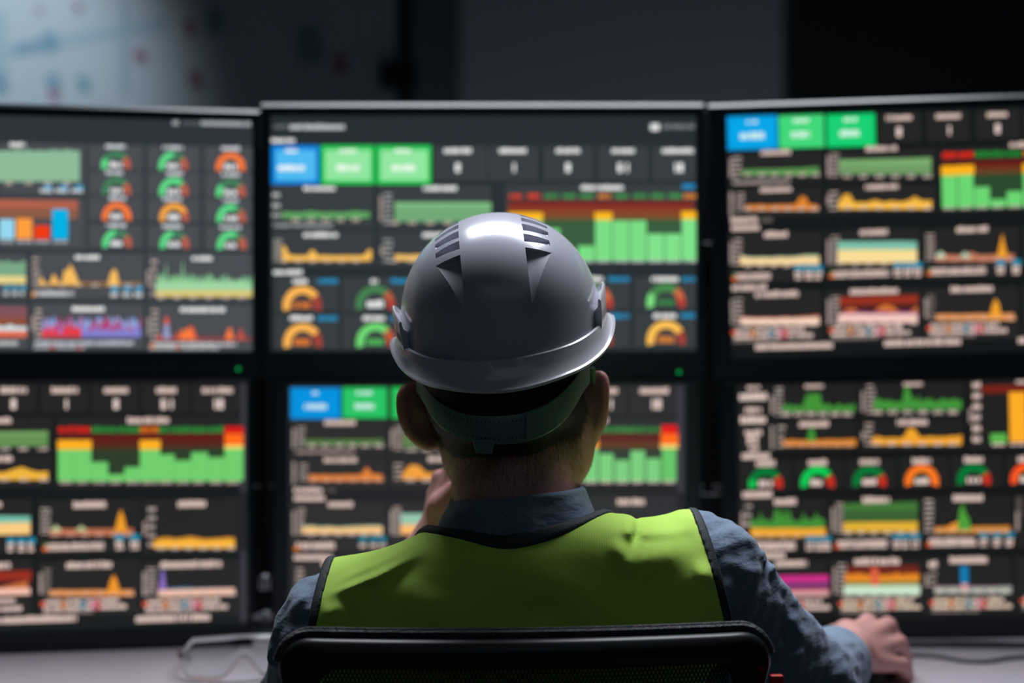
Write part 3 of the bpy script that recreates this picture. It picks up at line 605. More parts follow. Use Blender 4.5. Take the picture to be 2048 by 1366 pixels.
lr.vt(1268, 200, 265); lr.r(1322, 72, 2000, 112, (116, 34, 24)); lr.r(1370, 322, 1452, 370, (92, 178, 76)); lr.r(1466, 112, 1550, 364, (255, 172, 40)); lr.r(1562, 300, 1640, 362, (92, 178, 76)); lr.r(1656, 240, 1740, 360, (92, 178, 76)); lr.t(1500, 1640, 55, 34, WARM)
lr.t(1378, 1448, 378, 16, WARM); lr.t(1470, 1545, 376, 16, WARM)
lr.t(112, 252, 437, 38, WARM)
G1, G2 = (2, 118, 54), (6, 196, 82); RD = (196, 46, 30)
for cx, v, cv, dm, y in ((232, .16, G2, G1, 0), (495, .74, (8, 204, 86), G1, -4), (757, .02, G1, G1, -8), (1022, 1, (255, 122, 34), (20, 120, 40), -12), (1285, .02, G1, G1, -18), (1556, 1, (255, 84, 34), (20, 120, 40), -22), (1820, .4, G2, G1, -26)):
    lr.t(cx-48, cx+48, 474+y, 36, WARM); lr.gauge(cx, 578+y, 86, 46, v, cv, dm, RD if v < .9 else (226, 62, 40), .78, (250, 226, 214), .4)
lr.t(115, 265, 632, 40, WARM)
lr.t(275, 385, 668, 38, WARM); lr.col(145, 690, 780, 3, 36); lr.vt(115, 720, 800); spk(lr, 155, 530, 800, 30, 62, 46, (66, 140, 54), ((6, 86), (15, 100), (16, 84), (17, 108), (19, 96), (21, 110), (23, 104), (24, 76), (32, 82), (40, 84))); lr.area(155, 535, 842, [42, 40, 42, 40, 44], (240, 166, 48)); lr.dots(190, 520, 842, 6, 44, 18, (226, 180, 130))
lr.t(722, 858, 660, 38, WARM); lr.col(610, 680, 820, 8, 42); lr.vt(572, 700, 820); lr.area(625, 1000, 772, [96, 98, 100, 102, 104], (58, 96, 50)); lr.area(625, 1000, 712, [36, 38, 40, 42, 46], (64, 118, 54)); lr.area(625, 1000, 818, [46, 48, 48, 50], (226, 176, 52)); lr.dots(650, 980, 826, 6, 40, 20)
lr.t(1180, 1330, 650, 38, WARM); lr.col(1058, 662, 815, 7, 46); lr.area(1085, 1468, 824, [28, 32, 30, 32, 34, 34, 36], (206, 132, 52)); lr.area(1140, 1230, 815, [10, 30, 40, 50, 20], (236, 150, 50)); lr.area(1200, 1272, 812, [10, 110, 136, 84, 66, 12], (76, 156, 56)); lr.dots(1110, 1440, 816, 6, 46, 22, (226, 170, 120))
lr.t(1500, 1530, 700, 160, (90, 80, 76)); lr.vt(1505, 720, 815)
def foot2(s, x0, x1, y, bx):
    s.t(x0+12, x1, y-9, 24, WARM); s.t(x0+10, x1, y+12, 24, WARM); s.r(x0, y+2, x0+22, y+24, (212, 84, 40))
    for x in bx: s.r(x-22, y-50, x+24, y-24, (30, 130, 156)); s.t(x-18, x+18, y-8, 24, WARM); s.t(x-18, x+18, y+14, 20, WARM)
foot2(lr, 150, 380, 890, (455, 500, 540)); foot2(lr, 582, 848, 880, (895, 940, 990)); foot2(lr, 1045, 1295, 870, (1335, 1402, 1465))
lr.t(110, 330, 940, 38, WARM); lr.t(280, 440, 980, 38, WARM); lr.t(680, 912, 970, 40, WARM); lr.t(1162, 1355, 962, 40, WARM)
lr.r(150, 1040, 550, 1076, (206, 46, 136)); lr.r(150, 1080, 550, 1106, (96, 60, 120)); lr.r(150, 1100, 550, 1122, (170, 50, 90)); lr.r(150, 1118, 550, 1146, (214, 160, 156))
lr.col(620, 985, 1130, 7, 40); lr.vt(582, 1000, 1130); lr.r(640, 990, 1005, 1032, (108, 38, 28)); lr.area(632, 1008, 1072, [40+random.uniform(-6, 6) for _ in range(26)], (232, 136, 32)); lr.r(640, 1068, 1005, 1094, (140, 134, 66)); lr.r(765, 1000, 800, 1092, (222, 94, 66)); lr.area(628, 1012, 1136, [44, 46, 44, 46, 46], (200, 228, 200))
lr.dots(650, 980, 1142, 6, 40, 16)
lr.t(1055, 1098, 985, 40, WARM); lr.col(1080, 1030, 1090, 3, 36); lr.vt(1045, 1035, 1100); lr.r(1216, 992, 1256, 1082, (10, 124, 176)); lr.area(1085, 1475, 1100, [10, 8, 10, 8, 10], (120, 60, 90)); lr.area(1085, 1475, 1130, [32, 34, 32, 34, 38], (150, 156, 146)); lr.r(1222, 1080, 1252, 1120, (216, 150, 150)); lr.dots(1110, 1440, 1120, 6, 46, 22, (210, 205, 190))
legend(lr, 600, 1015, 1170, (240, 214, 190), 32); legend(lr, 1060, 1475, 1165, (240, 214, 190), 32); legend(lr, 1520, 1960, 1155); legend(lr, 130, 555, 1175)
lr.build('monitor', 'lower right monitor with a row of ring gauges across its middle')

# stand that carries the six monitors
st = tag(empty('monitor_stand', Matrix.Translation((0, 2.3, DZ))), 'black steel stand with chrome posts standing behind the bank of monitors', 'stand')
for xpx in (530, 1416):
    x = at(xpx, 0, 2.19).x
    b = MB(); b.tube([(x, -.11, .012), (x, -.11, .80)], .0075, 20); b.build('post', M['post'], st, angle=40)
    b = MB(); b.tube([(x, -.11, 0), (x, -.11, .012)], .06, 32); b.build('base_plate', M['black'], st, angle=40, bevel=.002)
    for zz, hh in ((.078, .012), (.012, .022)):
        b = MB(); b.tube([(x, -.11, zz-hh), (x, -.11, zz+hh)], [.0095, .0095], 20); b.build('collar', M['chrome'], st, angle=40, bevel=.003)
b = MB(); b.box((-1.0, .02, .0), (1.0, .035, .765)); b.build('gap_blackout', M['post'], st, bevel=.003)  # added sheet, hides the lit wall so the monitor gaps stay dark
for zz in (.20, .585):
    b = MB(); b.box((-.95, -.055, zz-.02), (.95, -.025, zz+.02)); b.box((-.34, -.125, zz-.015), (-.30, -.03, zz+.015)); b.box((.28, -.125, zz-.015), (.32, -.03, zz+.015))
    b.build('crossbar', M['black'], st, bevel=.003)
    for x, y in ((-.62, -.20), (0, -.14), (.66, -.15)):
        b = MB(); b.box((x-.02, y-.0, zz-.025), (x+.02, -.04, zz+.025)); b.build('arm', M['black'], st, bevel=.003)
# ------------------------------------------------------------------ implicit surfaces (numpy surface nets on sparse blocks)
def sdf_mesh(f, lo, hi, h, smooth=2, B=8):
    lo = np.array(lo, float); n = np.ceil((np.array(hi)-lo)/(B*h)).astype(int)
    g = np.stack(np.meshgrid(*[np.arange(k) for k in n], indexing='ij'), -1).reshape(-1, 3)
    c = lo+(g+.5)*B*h
    fc = f(c[:, 0].astype(np.float32), c[:, 1].astype(np.float32), c[:, 2].astype(np.float32))
    act = g[np.abs(fc) < B*h*.866*1.45+.012]
    off = np.stack(np.meshgrid(*[np.arange(B+1)]*3, indexing='ij'), -1).reshape(-1, 3)
    NN = n*B+4
    key = lambda a: ((a[..., 0]+1)*NN[1]+(a[..., 1]+1))*NN[2]+(a[..., 2]+1)
    K, VV, Q, QS = [], [], [], []
    for s0 in range(0, len(act), 400):
        a = act[s0:s0+400]
        gi = (a[:, None, :]*B+off[None]).reshape(-1, 3)
        p = (lo+gi*h).astype(np.float32)
        v = f(p[:, 0], p[:, 1], p[:, 2]).reshape(len(a), B+1, B+1, B+1)
        cor = {}
        for i in (0, 1):
            for j in (0, 1):
                for k in (0, 1): cor[i, j, k] = v[:, i:B+i, j:B+j, k:B+k]
        neg = sum((cor[c_] < 0).astype(np.int8) for c_ in cor)
        m = (neg > 0) & (neg < 8); idx = np.argwhere(m)
        if not len(idx): continue
        cv = {c_: cor[c_][m].astype(np.float64) for c_ in cor}
        acc = np.zeros((len(idx), 3)); cnt = np.zeros(len(idx))
        for ax in range(3):
            for u in (0, 1):
                for w in (0, 1):
                    c0 = [u, w]; c0.insert(ax, 0); c1 = [u, w]; c1.insert(ax, 1)
                    v0, v1 = cv[tuple(c0)], cv[tuple(c1)]
                    x = (v0 < 0) != (v1 < 0); t = np.where(x, v0/np.where(x, v0-v1, 1), 0)
                    pt = np.tile(np.array(c0, float), (len(idx), 1)); pt[:, ax] += t
                    acc += pt*x[:, None]; cnt += x
        gc = a[idx[:, 0]]*B+idx[:, 1:]
        K.append(key(gc)); VV.append(lo+(gc+acc/cnt[:, None])*h)
        for ax in range(3):
            c1 = [0, 0, 0]; c1[ax] = 1
            x = (cor[0, 0, 0] < 0) != (cor[tuple(c1)] < 0); e = np.argwhere(x)
            if not len(e): continue
            ge = a[e[:, 0]]*B+e[:, 1:]
            d1 = np.zeros(3, int); d2 = np.zeros(3, int); d1[(ax+1) % 3] = 1; d2[(ax+2) % 3] = 1
            q = np.stack([key(ge), key(ge-d1), key(ge-d1-d2), key(ge-d2)], 1)
            fl = cor[0, 0, 0][x] < 0
            q[~fl] = q[~fl][:, ::-1]; Q.append(q)
    K = np.concatenate(K); V = np.concatenate(VV); Q = np.concatenate(Q)
    o = np.argsort(K); K = K[o]; V = V[o]
    pos = np.clip(np.searchsorted(K, Q), 0, len(K)-1); ok = (K[pos] == Q).all(1); F = pos[ok]
    for _ in range(smooth):
        A = np.zeros_like(V); N = np.zeros(len(V))
        for i in range(4):
            np.add.at(A, F[:, i], V[F[:, (i+1) % 4]]+V[F[:, (i-1) % 4]]); np.add.at(N, F[:, i], 2)
        N[N == 0] = 1; V = V*.45+A/N[:, None]*.55
    return V, F
def np_mesh(name, V, F):
    me = bpy.data.meshes.new(name)
    me.vertices.add(len(V)); me.vertices.foreach_set('co', V.astype(np.float32).ravel())
    me.loops.add(F.size); me.loops.foreach_set('vertex_index', F.astype(np.int32).ravel())
    me.polygons.add(len(F)); me.polygons.foreach_set('loop_start', np.arange(0, F.size, 4, dtype=np.int32))
    me.polygons.foreach_set('use_smooth', np.ones(len(F), bool)); me.update(calc_edges=True); me.validate()
    return me
def sdf_obj(name, f, lo, hi, h, m, parent=None, smooth=2):
    V, F = sdf_mesh(f, lo, hi, h, smooth)
    me = np_mesh(name, V, F); o = bpy.data.objects.new(name, me); C.objects.link(o); me.materials.append(m)
    if parent is not None: o.parent = parent
    return o, V, F
def ell(x, y, z, c, r):
    a, b, d = (x-c[0]), (y-c[1]), (z-c[2])
    k0 = np.sqrt((a/r[0])**2+(b/r[1])**2+(d/r[2])**2); k1 = np.sqrt((a/r[0]**2)**2+(b/r[1]**2)**2+(d/r[2]**2)**2)+1e-9
    return k0*(k0-1)/k1
def cap(x, y, z, a, b, ra, rb=None):
    rb = ra if rb is None else rb
    a = np.array(a, float); b = np.array(b, float); u = b-a; L = float(u @ u)
    px, py, pz = x-a[0], y-a[1], z-a[2]
    t = np.clip((px*u[0]+py*u[1]+pz*u[2])/L, 0, 1)
    return np.sqrt((px-t*u[0])**2+(py-t*u[1])**2+(pz-t*u[2])**2)-(ra+(rb-ra)*t)
def smin(a, b, k):
    h = np.clip(.5+.5*(b-a)/k, 0, 1); return b+(a-b)*h-k*h*(1-h)
def smax(a, b, k): return -smin(-a, -b, k)
def sstep(a, b, x): t = np.clip((x-a)/(b-a), 0, 1); return t*t*(3-2*t)
def seg2(x, z, P):                                    # distance in the x-z plane to a polyline
    d = None
    for (ax, az), (bx, bz) in zip(P[:-1], P[1:]):
        ux, uz = bx-ax, bz-az; t = np.clip(((x-ax)*ux+(z-az)*uz)/(ux*ux+uz*uz), 0, 1)
        e = np.sqrt((x-ax-t*ux)**2+(z-az-t*uz)**2); d = e if d is None else np.minimum(d, e)
    return d
def folds(x, y, z, L):
    s = 0
    for P, w, h in L:
        tot = sum(math.hypot(b[0]-a[0], b[1]-a[1]) for a, b in zip(P[:-1], P[1:])); run = 0; d = tt = None
        for (ax, az), (bx, bz) in zip(P[:-1], P[1:]):
            ux, uz = bx-ax, bz-az; l = math.hypot(ux, uz); t = np.clip(((x-ax)*ux+(z-az)*uz)/(l*l), 0, 1)
            e = np.hypot(x-ax-t*ux, z-az-t*uz); q = (run+t*l)/tot; run += l
            if d is None: d, tt = e, q
            else: tt = np.where(e < d, q, tt); d = np.minimum(d, e)
        s = s+h*np.exp(-(d/w)**2)*(.1+.9*sstep(0, .4, tt)*sstep(1, .6, tt))       # creases die out at their ends
    return s*sstep(1.60, 1.50, y)
def pl(d, *pts):
    r = []
    for px, py in pts:
        v = at(px, py, d); r.append((v.x, v.z))
    return r

# ------------------------------------------------------------------ the seated man
LS, LE, LW = (-.180, 1.505, .884), (-.226, 1.670, .792), (-.091, 1.676, .955)      # left shoulder, elbow, wrist
RS, RE, RW = (.196, 1.510, .931), (.342, 1.640, .797), (.428, 1.795, .800)
def torso(x, y, z):
    d = ell(x, y, z, (0, 1.525, .705), (.192, .122, .265))
    d = smin(d, cap(x, y, z, LS, (-.03, 1.505, .926), .056, .056), .04)
    d = smin(d, cap(x, y, z, RS, (.03, 1.505, .941), .056, .050), .04)
    d = smin(d, cap(x, y, z, (0, 1.505, .95), (0, 1.535, 1.04), .078, .064), .035)
    d = smin(d, ell(x, y, z, (-.095, 1.455, .85), (.085, .05, .12)), .05)
    d = smin(d, ell(x, y, z, (.105, 1.46, .875), (.088, .05, .12)), .05)
    d = smin(d, ell(x, y, z, (0, 1.53, .56), (.178, .125, .17)), .06)
    return d
def arms(x, y, z, k=1.0, o=0.0):
    a = smin(cap(x, y, z, LS, LE, .060*k+o, .047*k+o), cap(x, y, z, LE, LW, .047*k+o, .033*k+o), .02)
    b = smin(cap(x, y, z, (RS[0], RS[1], RS[2]+.016), RE, .061*k+o, .052*k+o), cap(x, y, z, RE, RW, .052*k+o, .040*k+o), .02)
    return np.minimum(a, b)
HC = Vector((-.006, 1.562, 1.15))
HR = (Matrix.Rotation(math.radians(-14), 3, 'Z') @ Matrix.Rotation(math.radians(-3.5), 3, 'Y'))
HRn = np.array(HR)
def hl(x, y, z):
    a, b, c = x-HC.x, y-HC.y, z-HC.z; R = HRn
    return (a*R[0, 0]+b*R[1, 0]+c*R[2, 0], a*R[0, 1]+b*R[1, 1]+c*R[2, 1], a*R[0, 2]+b*R[1, 2]+c*R[2, 2])
def head(x, y, z):
    u, v, w = hl(x, y, z)
    d = ell(u, v, w, (0, -.008, .03), (.0765, .100, .098))
    d = smin(d, ell(u, v, w, (0, -.040, -.018), (.068, .062, .062)), .03)
    d = smin(d, ell(u, v, w, (0, .040, -.055), (.064, .062, .066)), .03)
    for s in (-1, 1):
        d = smin(d, ell(u, v, w, (s*.060+.008*(s > 0), .016, -.066), (.023, .036, .042)), .025)
        d = smin(d, ell(u, v, w, (s*.043, .062, -.028), (.027, .025, .022)), .02)     # cheek bones
        d = smin(d, cap(u, v, w, (s*.050+.008*(s > 0), .010, -.095), (s*.010, .088, -.110), .018, .018), .025)
    d = smin(d, ell(u, v, w, (0, .088, -.106), (.022, .016, .017)), .015)              # chin
    d = smin(d, cap(u, v, w, (-.036, .084, .014), (.036, .084, .014), .012), .018)     # brow
    for s in (-1, 1):
        d = smax(d, -ell(u, v, w, (s*.031, .100, -.004), (.017, .014, .011)), .010)
        d = smin(d, ell(u, v, w, (s*.031, .080, -.004), (.0125, .0125, .0125)), .003)  # eyes
    d = smin(d, cap(u, v, w, (0, .092, .006), (0, .112, -.036), .007, .011), .012)     # nose
    for s in (-1, 1): d = smin(d, ell(u, v, w, (s*.012, .098, -.040), (.008, .010, .007)), .006)
    d = smin(d, ell(u, v, w, (0, .096, -.066), (.024, .008, .0045)), .004)             # lips
    d = smin(d, ell(u, v, w, (0, .095, -.075), (.021, .008, .005)), .004)
    n = cap(x, y, z, (.008, 1.515, .95), (-.003, 1.548, 1.10), .067, .066)
    return smin(d, n, .03)
def ear_chain(pts):
    P = [at(px, py, d) for px, py, d in pts]; R = []
    for i in range(len(P)-1):
        p0, p1, p2, p3 = P[max(i-1, 0)], P[i], P[i+1], P[min(i+2, len(P)-1)]
        for t in (0, .34, .67): R.append(tuple(.5*((2*p1)+(p2-p0)*t+(2*p0-5*p1+4*p2-p3)*t**2+(3*p1-p0-3*p2+p3)*t**3)))
    return R+[tuple(P[-1])]
EARL = ear_chain([(850, 780, 1.575), (826, 774, 1.565), (808, 782, 1.558), (802, 804, 1.553), (806, 838, 1.552), (820, 866, 1.553), (838, 882, 1.556), (856, 889, 1.562), (872, 884, 1.570)])
EARR = ear_chain([(1168, 766, 1.575), (1186, 754, 1.565), (1202, 752, 1.558), (1209, 770, 1.554), (1209, 806, 1.552), (1204, 838, 1.553), (1195, 862, 1.556), (1182, 876, 1.562), (1168, 872, 1.568)])
def ears(x, y, z):
    D = None
    for ch, cen, inn in ((EARL, at(842, 826, 1.566), at(868, 838, 1.572)), (EARR, at(1180, 812, 1.566), at(1158, 822, 1.572))):
        d = cap(x, y, z, cen, inn, .011, .013)
        for i, p in enumerate(ch):
            d = smin(d, cap(x, y, z, cen, p, .0065, .0035), .003)
        r = np.interp(np.linspace(0, 8, len(ch)), range(9), [.0042, .0048, .0052, .0052, .0050, .0050, .0056, .0066, .0066])
        for i in range(len(ch)-1): d = smin(d, cap(x, y, z, ch[i], ch[i+1], r[i], r[i+1]), .003)
        D = d if D is None else np.minimum(D, d)
    return D
def chain(p, d0, axis, lens, bends, rads):
    p = Vector(p); d = Vector(d0).normalized(); ax = Vector(axis).normalized(); out = []
    for L, b, r in zip(lens, bends, rads):
        d = Matrix.Rotation(math.radians(b), 3, ax) @ d; q = p+d*L; out.append((tuple(p), tuple(q), r, r*.9)); p = q
    return out
# right hand on the mouse: knuckles run from the index (upper left) to the little finger (lower right)
KR = [at(1735, 1245, 1.872), at(1775, 1252, 1.878), at(1796, 1286, 1.870), at(1802, 1330, 1.854)]
AXR = (.80, -.22, .55)
RH = []
for i, kp in enumerate(KR):
    L = ((.040, .025, .020), (.043, .028, .021), (.040, .026, .020), (.032, .020, .018))[i]
    d0 = Vector(((.30, .34, .36, .34)[i], .78, (-.10, -.14, -.2, -.25)[i]))
    RH.append(chain(kp, d0, (.9, -.35, .15), L, (-26, -52, -38), ((.0122, .0096, .0082), (.0126, .0098, .0084), (.0122, .0094, .0080), (.0108, .0084, .0072))[i]))
RTH = chain(at(1690, 1262, 1.83), (-.10, .70, -.20), (.2, 0, 1), (.040, .032, .026), (0, -22, -20), (.013, .0105, .0092))
# left hand loosely closed against the chin
KL = [Vector((-.070, 1.692, 1.040)), Vector((-.086, 1.700, 1.026)), Vector((-.092, 1.704, 1.006)), Vector((-.090, 1.704, .988))]
LH = []
for i, kp in enumerate(KL):
    L = ((.042, .026, .020), (.044, .028, .021), (.041, .026, .020), (.033, .020, .018))[i]
    LH.append(chain(kp, (.80, .16, .06-.05*i), (0, .25, -1), L, (0, 55, 60), ((.0095, .0086, .0076), (.0098, .0088, .0078), (.0095, .0084, .0075), (.0084, .0075, .0066))[i]))
LTH = chain((-.086, 1.668, .996), (.62, -.02, .62), (0, -1, 0), (.034, .026, .020), (0, -12, -12), (.0125, .0105, .009))
def hands(x, y, z):
    D = None
    for W, KK, fing, th in ((RW, KR, RH, RTH), (LW, KL, LH, LTH)):
        Wv = Vector(W); side = (KK[3]-KK[0]).normalized()
        pm = None
        for i, kp in enumerate(KK):
            c = cap(x, y, z, Wv+side*(-.014+.0095*i), kp, .0165, (.0105, .0108, .0104, .0096)[i])
            pm = c if pm is None else smin(pm, c, .008)
        pm = smin(pm, cap(x, y, z, Wv, th[0][0], .017, .014), .012)
        d = pm
        for ch in fing:
            e = None
            for a, b, ra, rb in ch: c = cap(x, y, z, a, b, ra, rb); e = c if e is None else smin(e, c, .003)
            d = smin(d, e, .004)
        e = None
        for a, b, ra, rb in th: c = cap(x, y, z, a, b, ra, rb); e = c if e is None else smin(e, c, .003)
        d = smin(d, e, .006)
        D = d if D is None else np.minimum(D, d)
    return D
LEGS = [((s*.09, 1.55, .53), (s*.13, 1.96, .53), (s*.13, 1.92, .10), s) for s in (-1, 1)]
def legs(x, y, z, o=0.0):
    d = ell(x, y, z, (0, 1.52, .53), (.175+o, .13+o, .12+o))
    for h, k, a, s in LEGS:
        d = smin(d, cap(x, y, z, h, k, .080+o, .058+o), .04); d = smin(d, cap(x, y, z, k, a, .055+o, .038+o), .02)
    return d
def body(x, y, z):
    d = smin(torso(x, y, z)+.014, legs(x, y, z), .03)
    a = np.minimum(smin(cap(x, y, z, LS, LE, .046, .036), cap(x, y, z, LE, LW, .037, .0265), .02),
                   smin(cap(x, y, z, RS, RE, .046, .037), cap(x, y, z, RE, RW, .038, .0275), .02))
    d = smin(d, a, .03)
    d = smin(d, hands(x, y, z), .012)
    d = smin(d, smin(head(x, y, z), ears(x, y, z), .006), .02)
    for h, k, a_, s in LEGS: d = smin(d, cap(x, y, z, (a_[0], a_[1]-.02, .055), (a_[0]+s*.02, a_[1]+.15, .035), .036, .028), .02)
    return d
man, _, _ = sdf_obj('person', body, (-.42, 1.33, -.01), (.62, 2.16, 1.28), .003, M['skin'])
tag(man, 'seated man seen from behind in lime vest and blue shirt, left hand at his chin', 'person')

# shirt -------------------------------------------------------------
SF = []
r2 = random.Random(3)
for i in range(12):                                    # puckers along the right sleeve-head seam
    t = i/11; px, py = 1535+70*t, 1092+95*t
    SF.append((pl(1.52, (px-24-r2.random()*22, py+14+r2.random()*10), (px+8, py-5)), .0032, .0034))
for i in range(11):                                    # slanting creases on the left shoulder
    t = i/10; px, py = 572+8*t, 1180+95*t
    SF.append((pl(1.5, (px+4, py+12), (px+38+r2.random()*30, py-14-r2.random()*18)), .0035, .0030))
SF += [(pl(1.54, (1585, 1150), (1640, 1235), (1655, 1262)), .006, .006), (pl(1.54, (1575, 1190), (1612, 1262), (1650, 1278)), .007, -.006), (pl(1.5, (1470, 1060), (1520, 1090), (1545, 1120)), .006, .004),
       (pl(1.62, (1690, 1285), (1640, 1345)), .006, -.006), (pl(1.62, (1720, 1310), (1690, 1366)), .006, .005), (pl(1.54, (1590, 1180), (1602, 1240), (1632, 1300)), .010, .006), (pl(1.54, (1560, 1200), (1570, 1290)), .008, -.005),
       (pl(1.54, (1640, 1262), (1600, 1300), (1588, 1340)), .010, .005), (pl(1.5, (1440, 1040), (1500, 1085), (1520, 1130)), .009, .004),
       (pl(1.5, (1450, 1120), (1530, 1150)), .008, .004), (pl(1.5, (1420, 1090), (1480, 1110)), .006, -.003),
       (pl(1.54, (560, 1240), (548, 1330)), .008, .005)]
def shirt(x, y, z):
    d = smin(torso(x, y, z), arms(x, y, z), .035)
    d = smin(d, np.minimum(cap(x, y, z, (.16, 1.52, .78), (.27, 1.585, .83), .055), cap(x, y, z, (-.16, 1.52, .78), (-.215, 1.60, .80), .05)), .03)
    d = smin(d, cap(x, y, z, (-.195, 1.515, .86), (-.236, 1.60, .77), .053, .050), .03)-folds(x, y, z, SF)
    wob = .0022*np.sin(x*95+z*60+1.3*np.sin(y*70))*np.sin(z*85-x*40+y*30)+.0012*np.sin(x*210-z*170)*np.sin(y*160+z*120)
    d = d-wob*sstep(.12, .2, np.abs(x))
    hole = np.sqrt(((x-.006)/.072)**2+((y-1.525)/.078)**2)-1
    d = np.maximum(d, -np.maximum(hole*.07, 1.0-z))                       # neck opening
    for W, E in ((LW, LE), (RW, RE)):                                      # ends before the wrist
        u = Vector(W)-Vector(E); L = u.length; u.normalize(); q = Vector(W)-u*(.095 if W is LW else .092)
        pr = (x-q.x)*u.x+(y-q.y)*u.y+(z-q.z)*u.z
        near = np.sqrt((x-W[0])**2+(y-W[1])**2+(z-W[2])**2)-.11
        d = np.maximum(d, np.minimum(pr, 1)*1.0-np.maximum(near, 0)*4)
    return np.maximum(d, .47-z)
sh, _, _ = sdf_obj('shirt', shirt, (-.36, 1.36, .44), (.50, 1.86, 1.08), .003, M['shirt'], man)
for W, E, r0, back in ((LW, LE, .0395, .105), (RW, RE, .0445, .100)):
    u = (Vector(W)-Vector(E)).normalized(); a = Vector(W)-u*(back+.02); b = Vector(W)-u*(back-.035)
    def cuff(x, y, z):
        c = cap(x, y, z, tuple(a-u*.05), tuple(b+u*.05), r0); pr = (x-b.x)*u.x+(y-b.y)*u.y+(z-b.z)*u.z; pq = -((x-a.x)*u.x+(y-a.y)*u.y+(z-a.z)*u.z)
        return np.maximum(np.maximum(np.maximum(c, -(c+.004)), pr), pq)
    m_ = (a+b)/2
    sdf_obj('cuff', cuff, tuple(m_-Vector((.08, .08, .08))), tuple(m_+Vector((.08, .08, .08))), .0022, M['shirt'], sh, 1)
def collar(x, y, z):
    zt = 1.029+.105*x-.06*(y-1.44); zb = .992+.13*x-.10*(y-1.44)
    t = np.clip((z-.97)/.06, 0, 1)
    rx = .0925-.024*t; ry = .091-.012*t; cy = 1.522+.006*t
    ang = np.sqrt(((x-.0085)/rx)**2+((y-cy)/ry)**2)
    q = (ang-1)*.085
    bulge = .0012*np.sin(x*130+z*50)+.001*np.sin(y*120)
    outer = np.maximum(np.abs(q-bulge)-.0032, smax(z-zt, zb-z, .002))
    inner = np.maximum(np.abs(q+.006)-.0025, smax(z-zt+.001, .955-z, .002))
    top = np.maximum(np.sqrt((q+.003)**2+(z-zt+.002)**2)-.0052, -1)
    d = smin(smin(outer, inner, .003), top, .003)
    op = np.maximum(np.abs(x)-.022, 1.56-y)                                # open at the throat
    return np.maximum(d, -op)
sdf_obj('collar', collar, (-.12, 1.41, .94), (.12, 1.64, 1.06), .0022, M['shirt'], sh, 2)

# vest --------------------------------------------------------------
VF = [(pl(1.44, (640, 1196), (700, 1170), (760, 1143), (836, 1108)), .0032, .0030),
      (pl(1.45, (652, 1180), (700, 1150), (828, 1090)), .0035, .0030), (pl(1.44, (646, 1202), (705, 1172), (845, 1105)), .0065, .0070),
      (pl(1.44, (700, 1150), (790, 1215)), .014, -.005), (pl(1.44, (690, 1215), (800, 1175)), .016, .006), (pl(1.44, (640, 1230), (700, 1200)), .008, .004),
      (pl(1.44, (760, 1150), (860, 1120)), .012, -.003), (pl(1.45, (1212, 1058), (1260, 1062), (1330, 1064), (1400, 1062)), .0050, .0028),
      (pl(1.44, (1228, 1066), (1240, 1105), (1256, 1142)), .0085, .0055), (pl(1.44, (1250, 1082), (1285, 1112), (1330, 1102), (1375, 1068)), .016, .0060),
      (pl(1.44, (1382, 1150), (1430, 1140)), .010, .006), 
      (pl(1.49, (1255, 1050), (1275, 1060)), .010, -.006), (pl(1.49, (1232, 1040), (1262, 1050)), .008, .004), (pl(1.49, (1340, 1035), (1410, 1020)), .010, .002),
      (pl(1.43, (1085, 1180), (1100, 1250)), .020, -.004), (pl(1.43, (970, 1130), (968, 1250)), .0016, .0012), (pl(1.43, (880, 1160), (850, 1250)), .02, .003)]
def vest_base(x, y, z):
    d = smin(torso(x, y, z), np.minimum(cap(x, y, z, LS, (-.215, 1.57, .87), .060), cap(x, y, z, RS, (.235, 1.545, .915), .061)), .035)
    return d-.0095-folds(x, y, z, VF)-.0015*np.sin(x*60+z*40)*np.sin(z*55-x*20)
def vest_cut(x, y, z):
    neck = (np.sqrt(((x-.002)/.1005)**2+((y-1.523-.25*(1.0-z))/.096)**2)-1)*.09
    fy = np.maximum(y-1.53, 0)
    la = (-.194-.16*(.962-z)+.75*fy)-x                                     # armhole planes bend in under the arm
    ra = x-(.195+.25*np.maximum(1.010-z, 0)-.75*fy)
    return np.maximum(np.maximum(-neck, la), np.maximum(ra, np.full_like(x, -1)))
def vest(x, y, z): return np.maximum(np.maximum(vest_base(x, y, z), vest_cut(x, y, z)), .50-z)
vs, _, _ = sdf_obj('vest', vest, (-.27, 1.36, .48), (.29, 1.70, 1.06), .0026, M['vest'], man, 2)
def trim(x, y, z):
    c = vest_cut(x, y, z)
    return np.maximum(smax(vest_base(x, y, z)-.0022, np.abs(c+.002)-.0052, .002), .50-z)
sdf_obj('trim', trim, (-.27, 1.36, .48), (.29, 1.70, 1.06), .0022, M['trim'], vs, 2)

# trousers and shoes ------------------------------------------------
def trousers(x, y, z):
    d = legs(x, y, z, .012)-.002*np.sin(x*60+y*40)*np.sin(z*70)
    return np.maximum(np.maximum(d, z-.60), .10-z)
sdf_obj('trousers', trousers, (-.30, 1.33, .06), (.30, 2.10, .64), .006, M['trouser'], man)
for h, k, a_, s in LEGS:
    def shoe(x, y, z):
        d = cap(x, y, z, (a_[0], a_[1]-.03, .055), (a_[0]+s*.02, a_[1]+.17, .042), .046, .040)
        d = smin(d, cap(x, y, z, a_, (a_[0], a_[1], .13), .048), .02); return np.maximum(np.maximum(d, .002-z), z-.13)
    sdf_obj('shoe', shoe, (a_[0]-.12, a_[1]-.12, -.02), (a_[0]+.12, a_[1]+.26, .16), .005, M['shoe'], man)

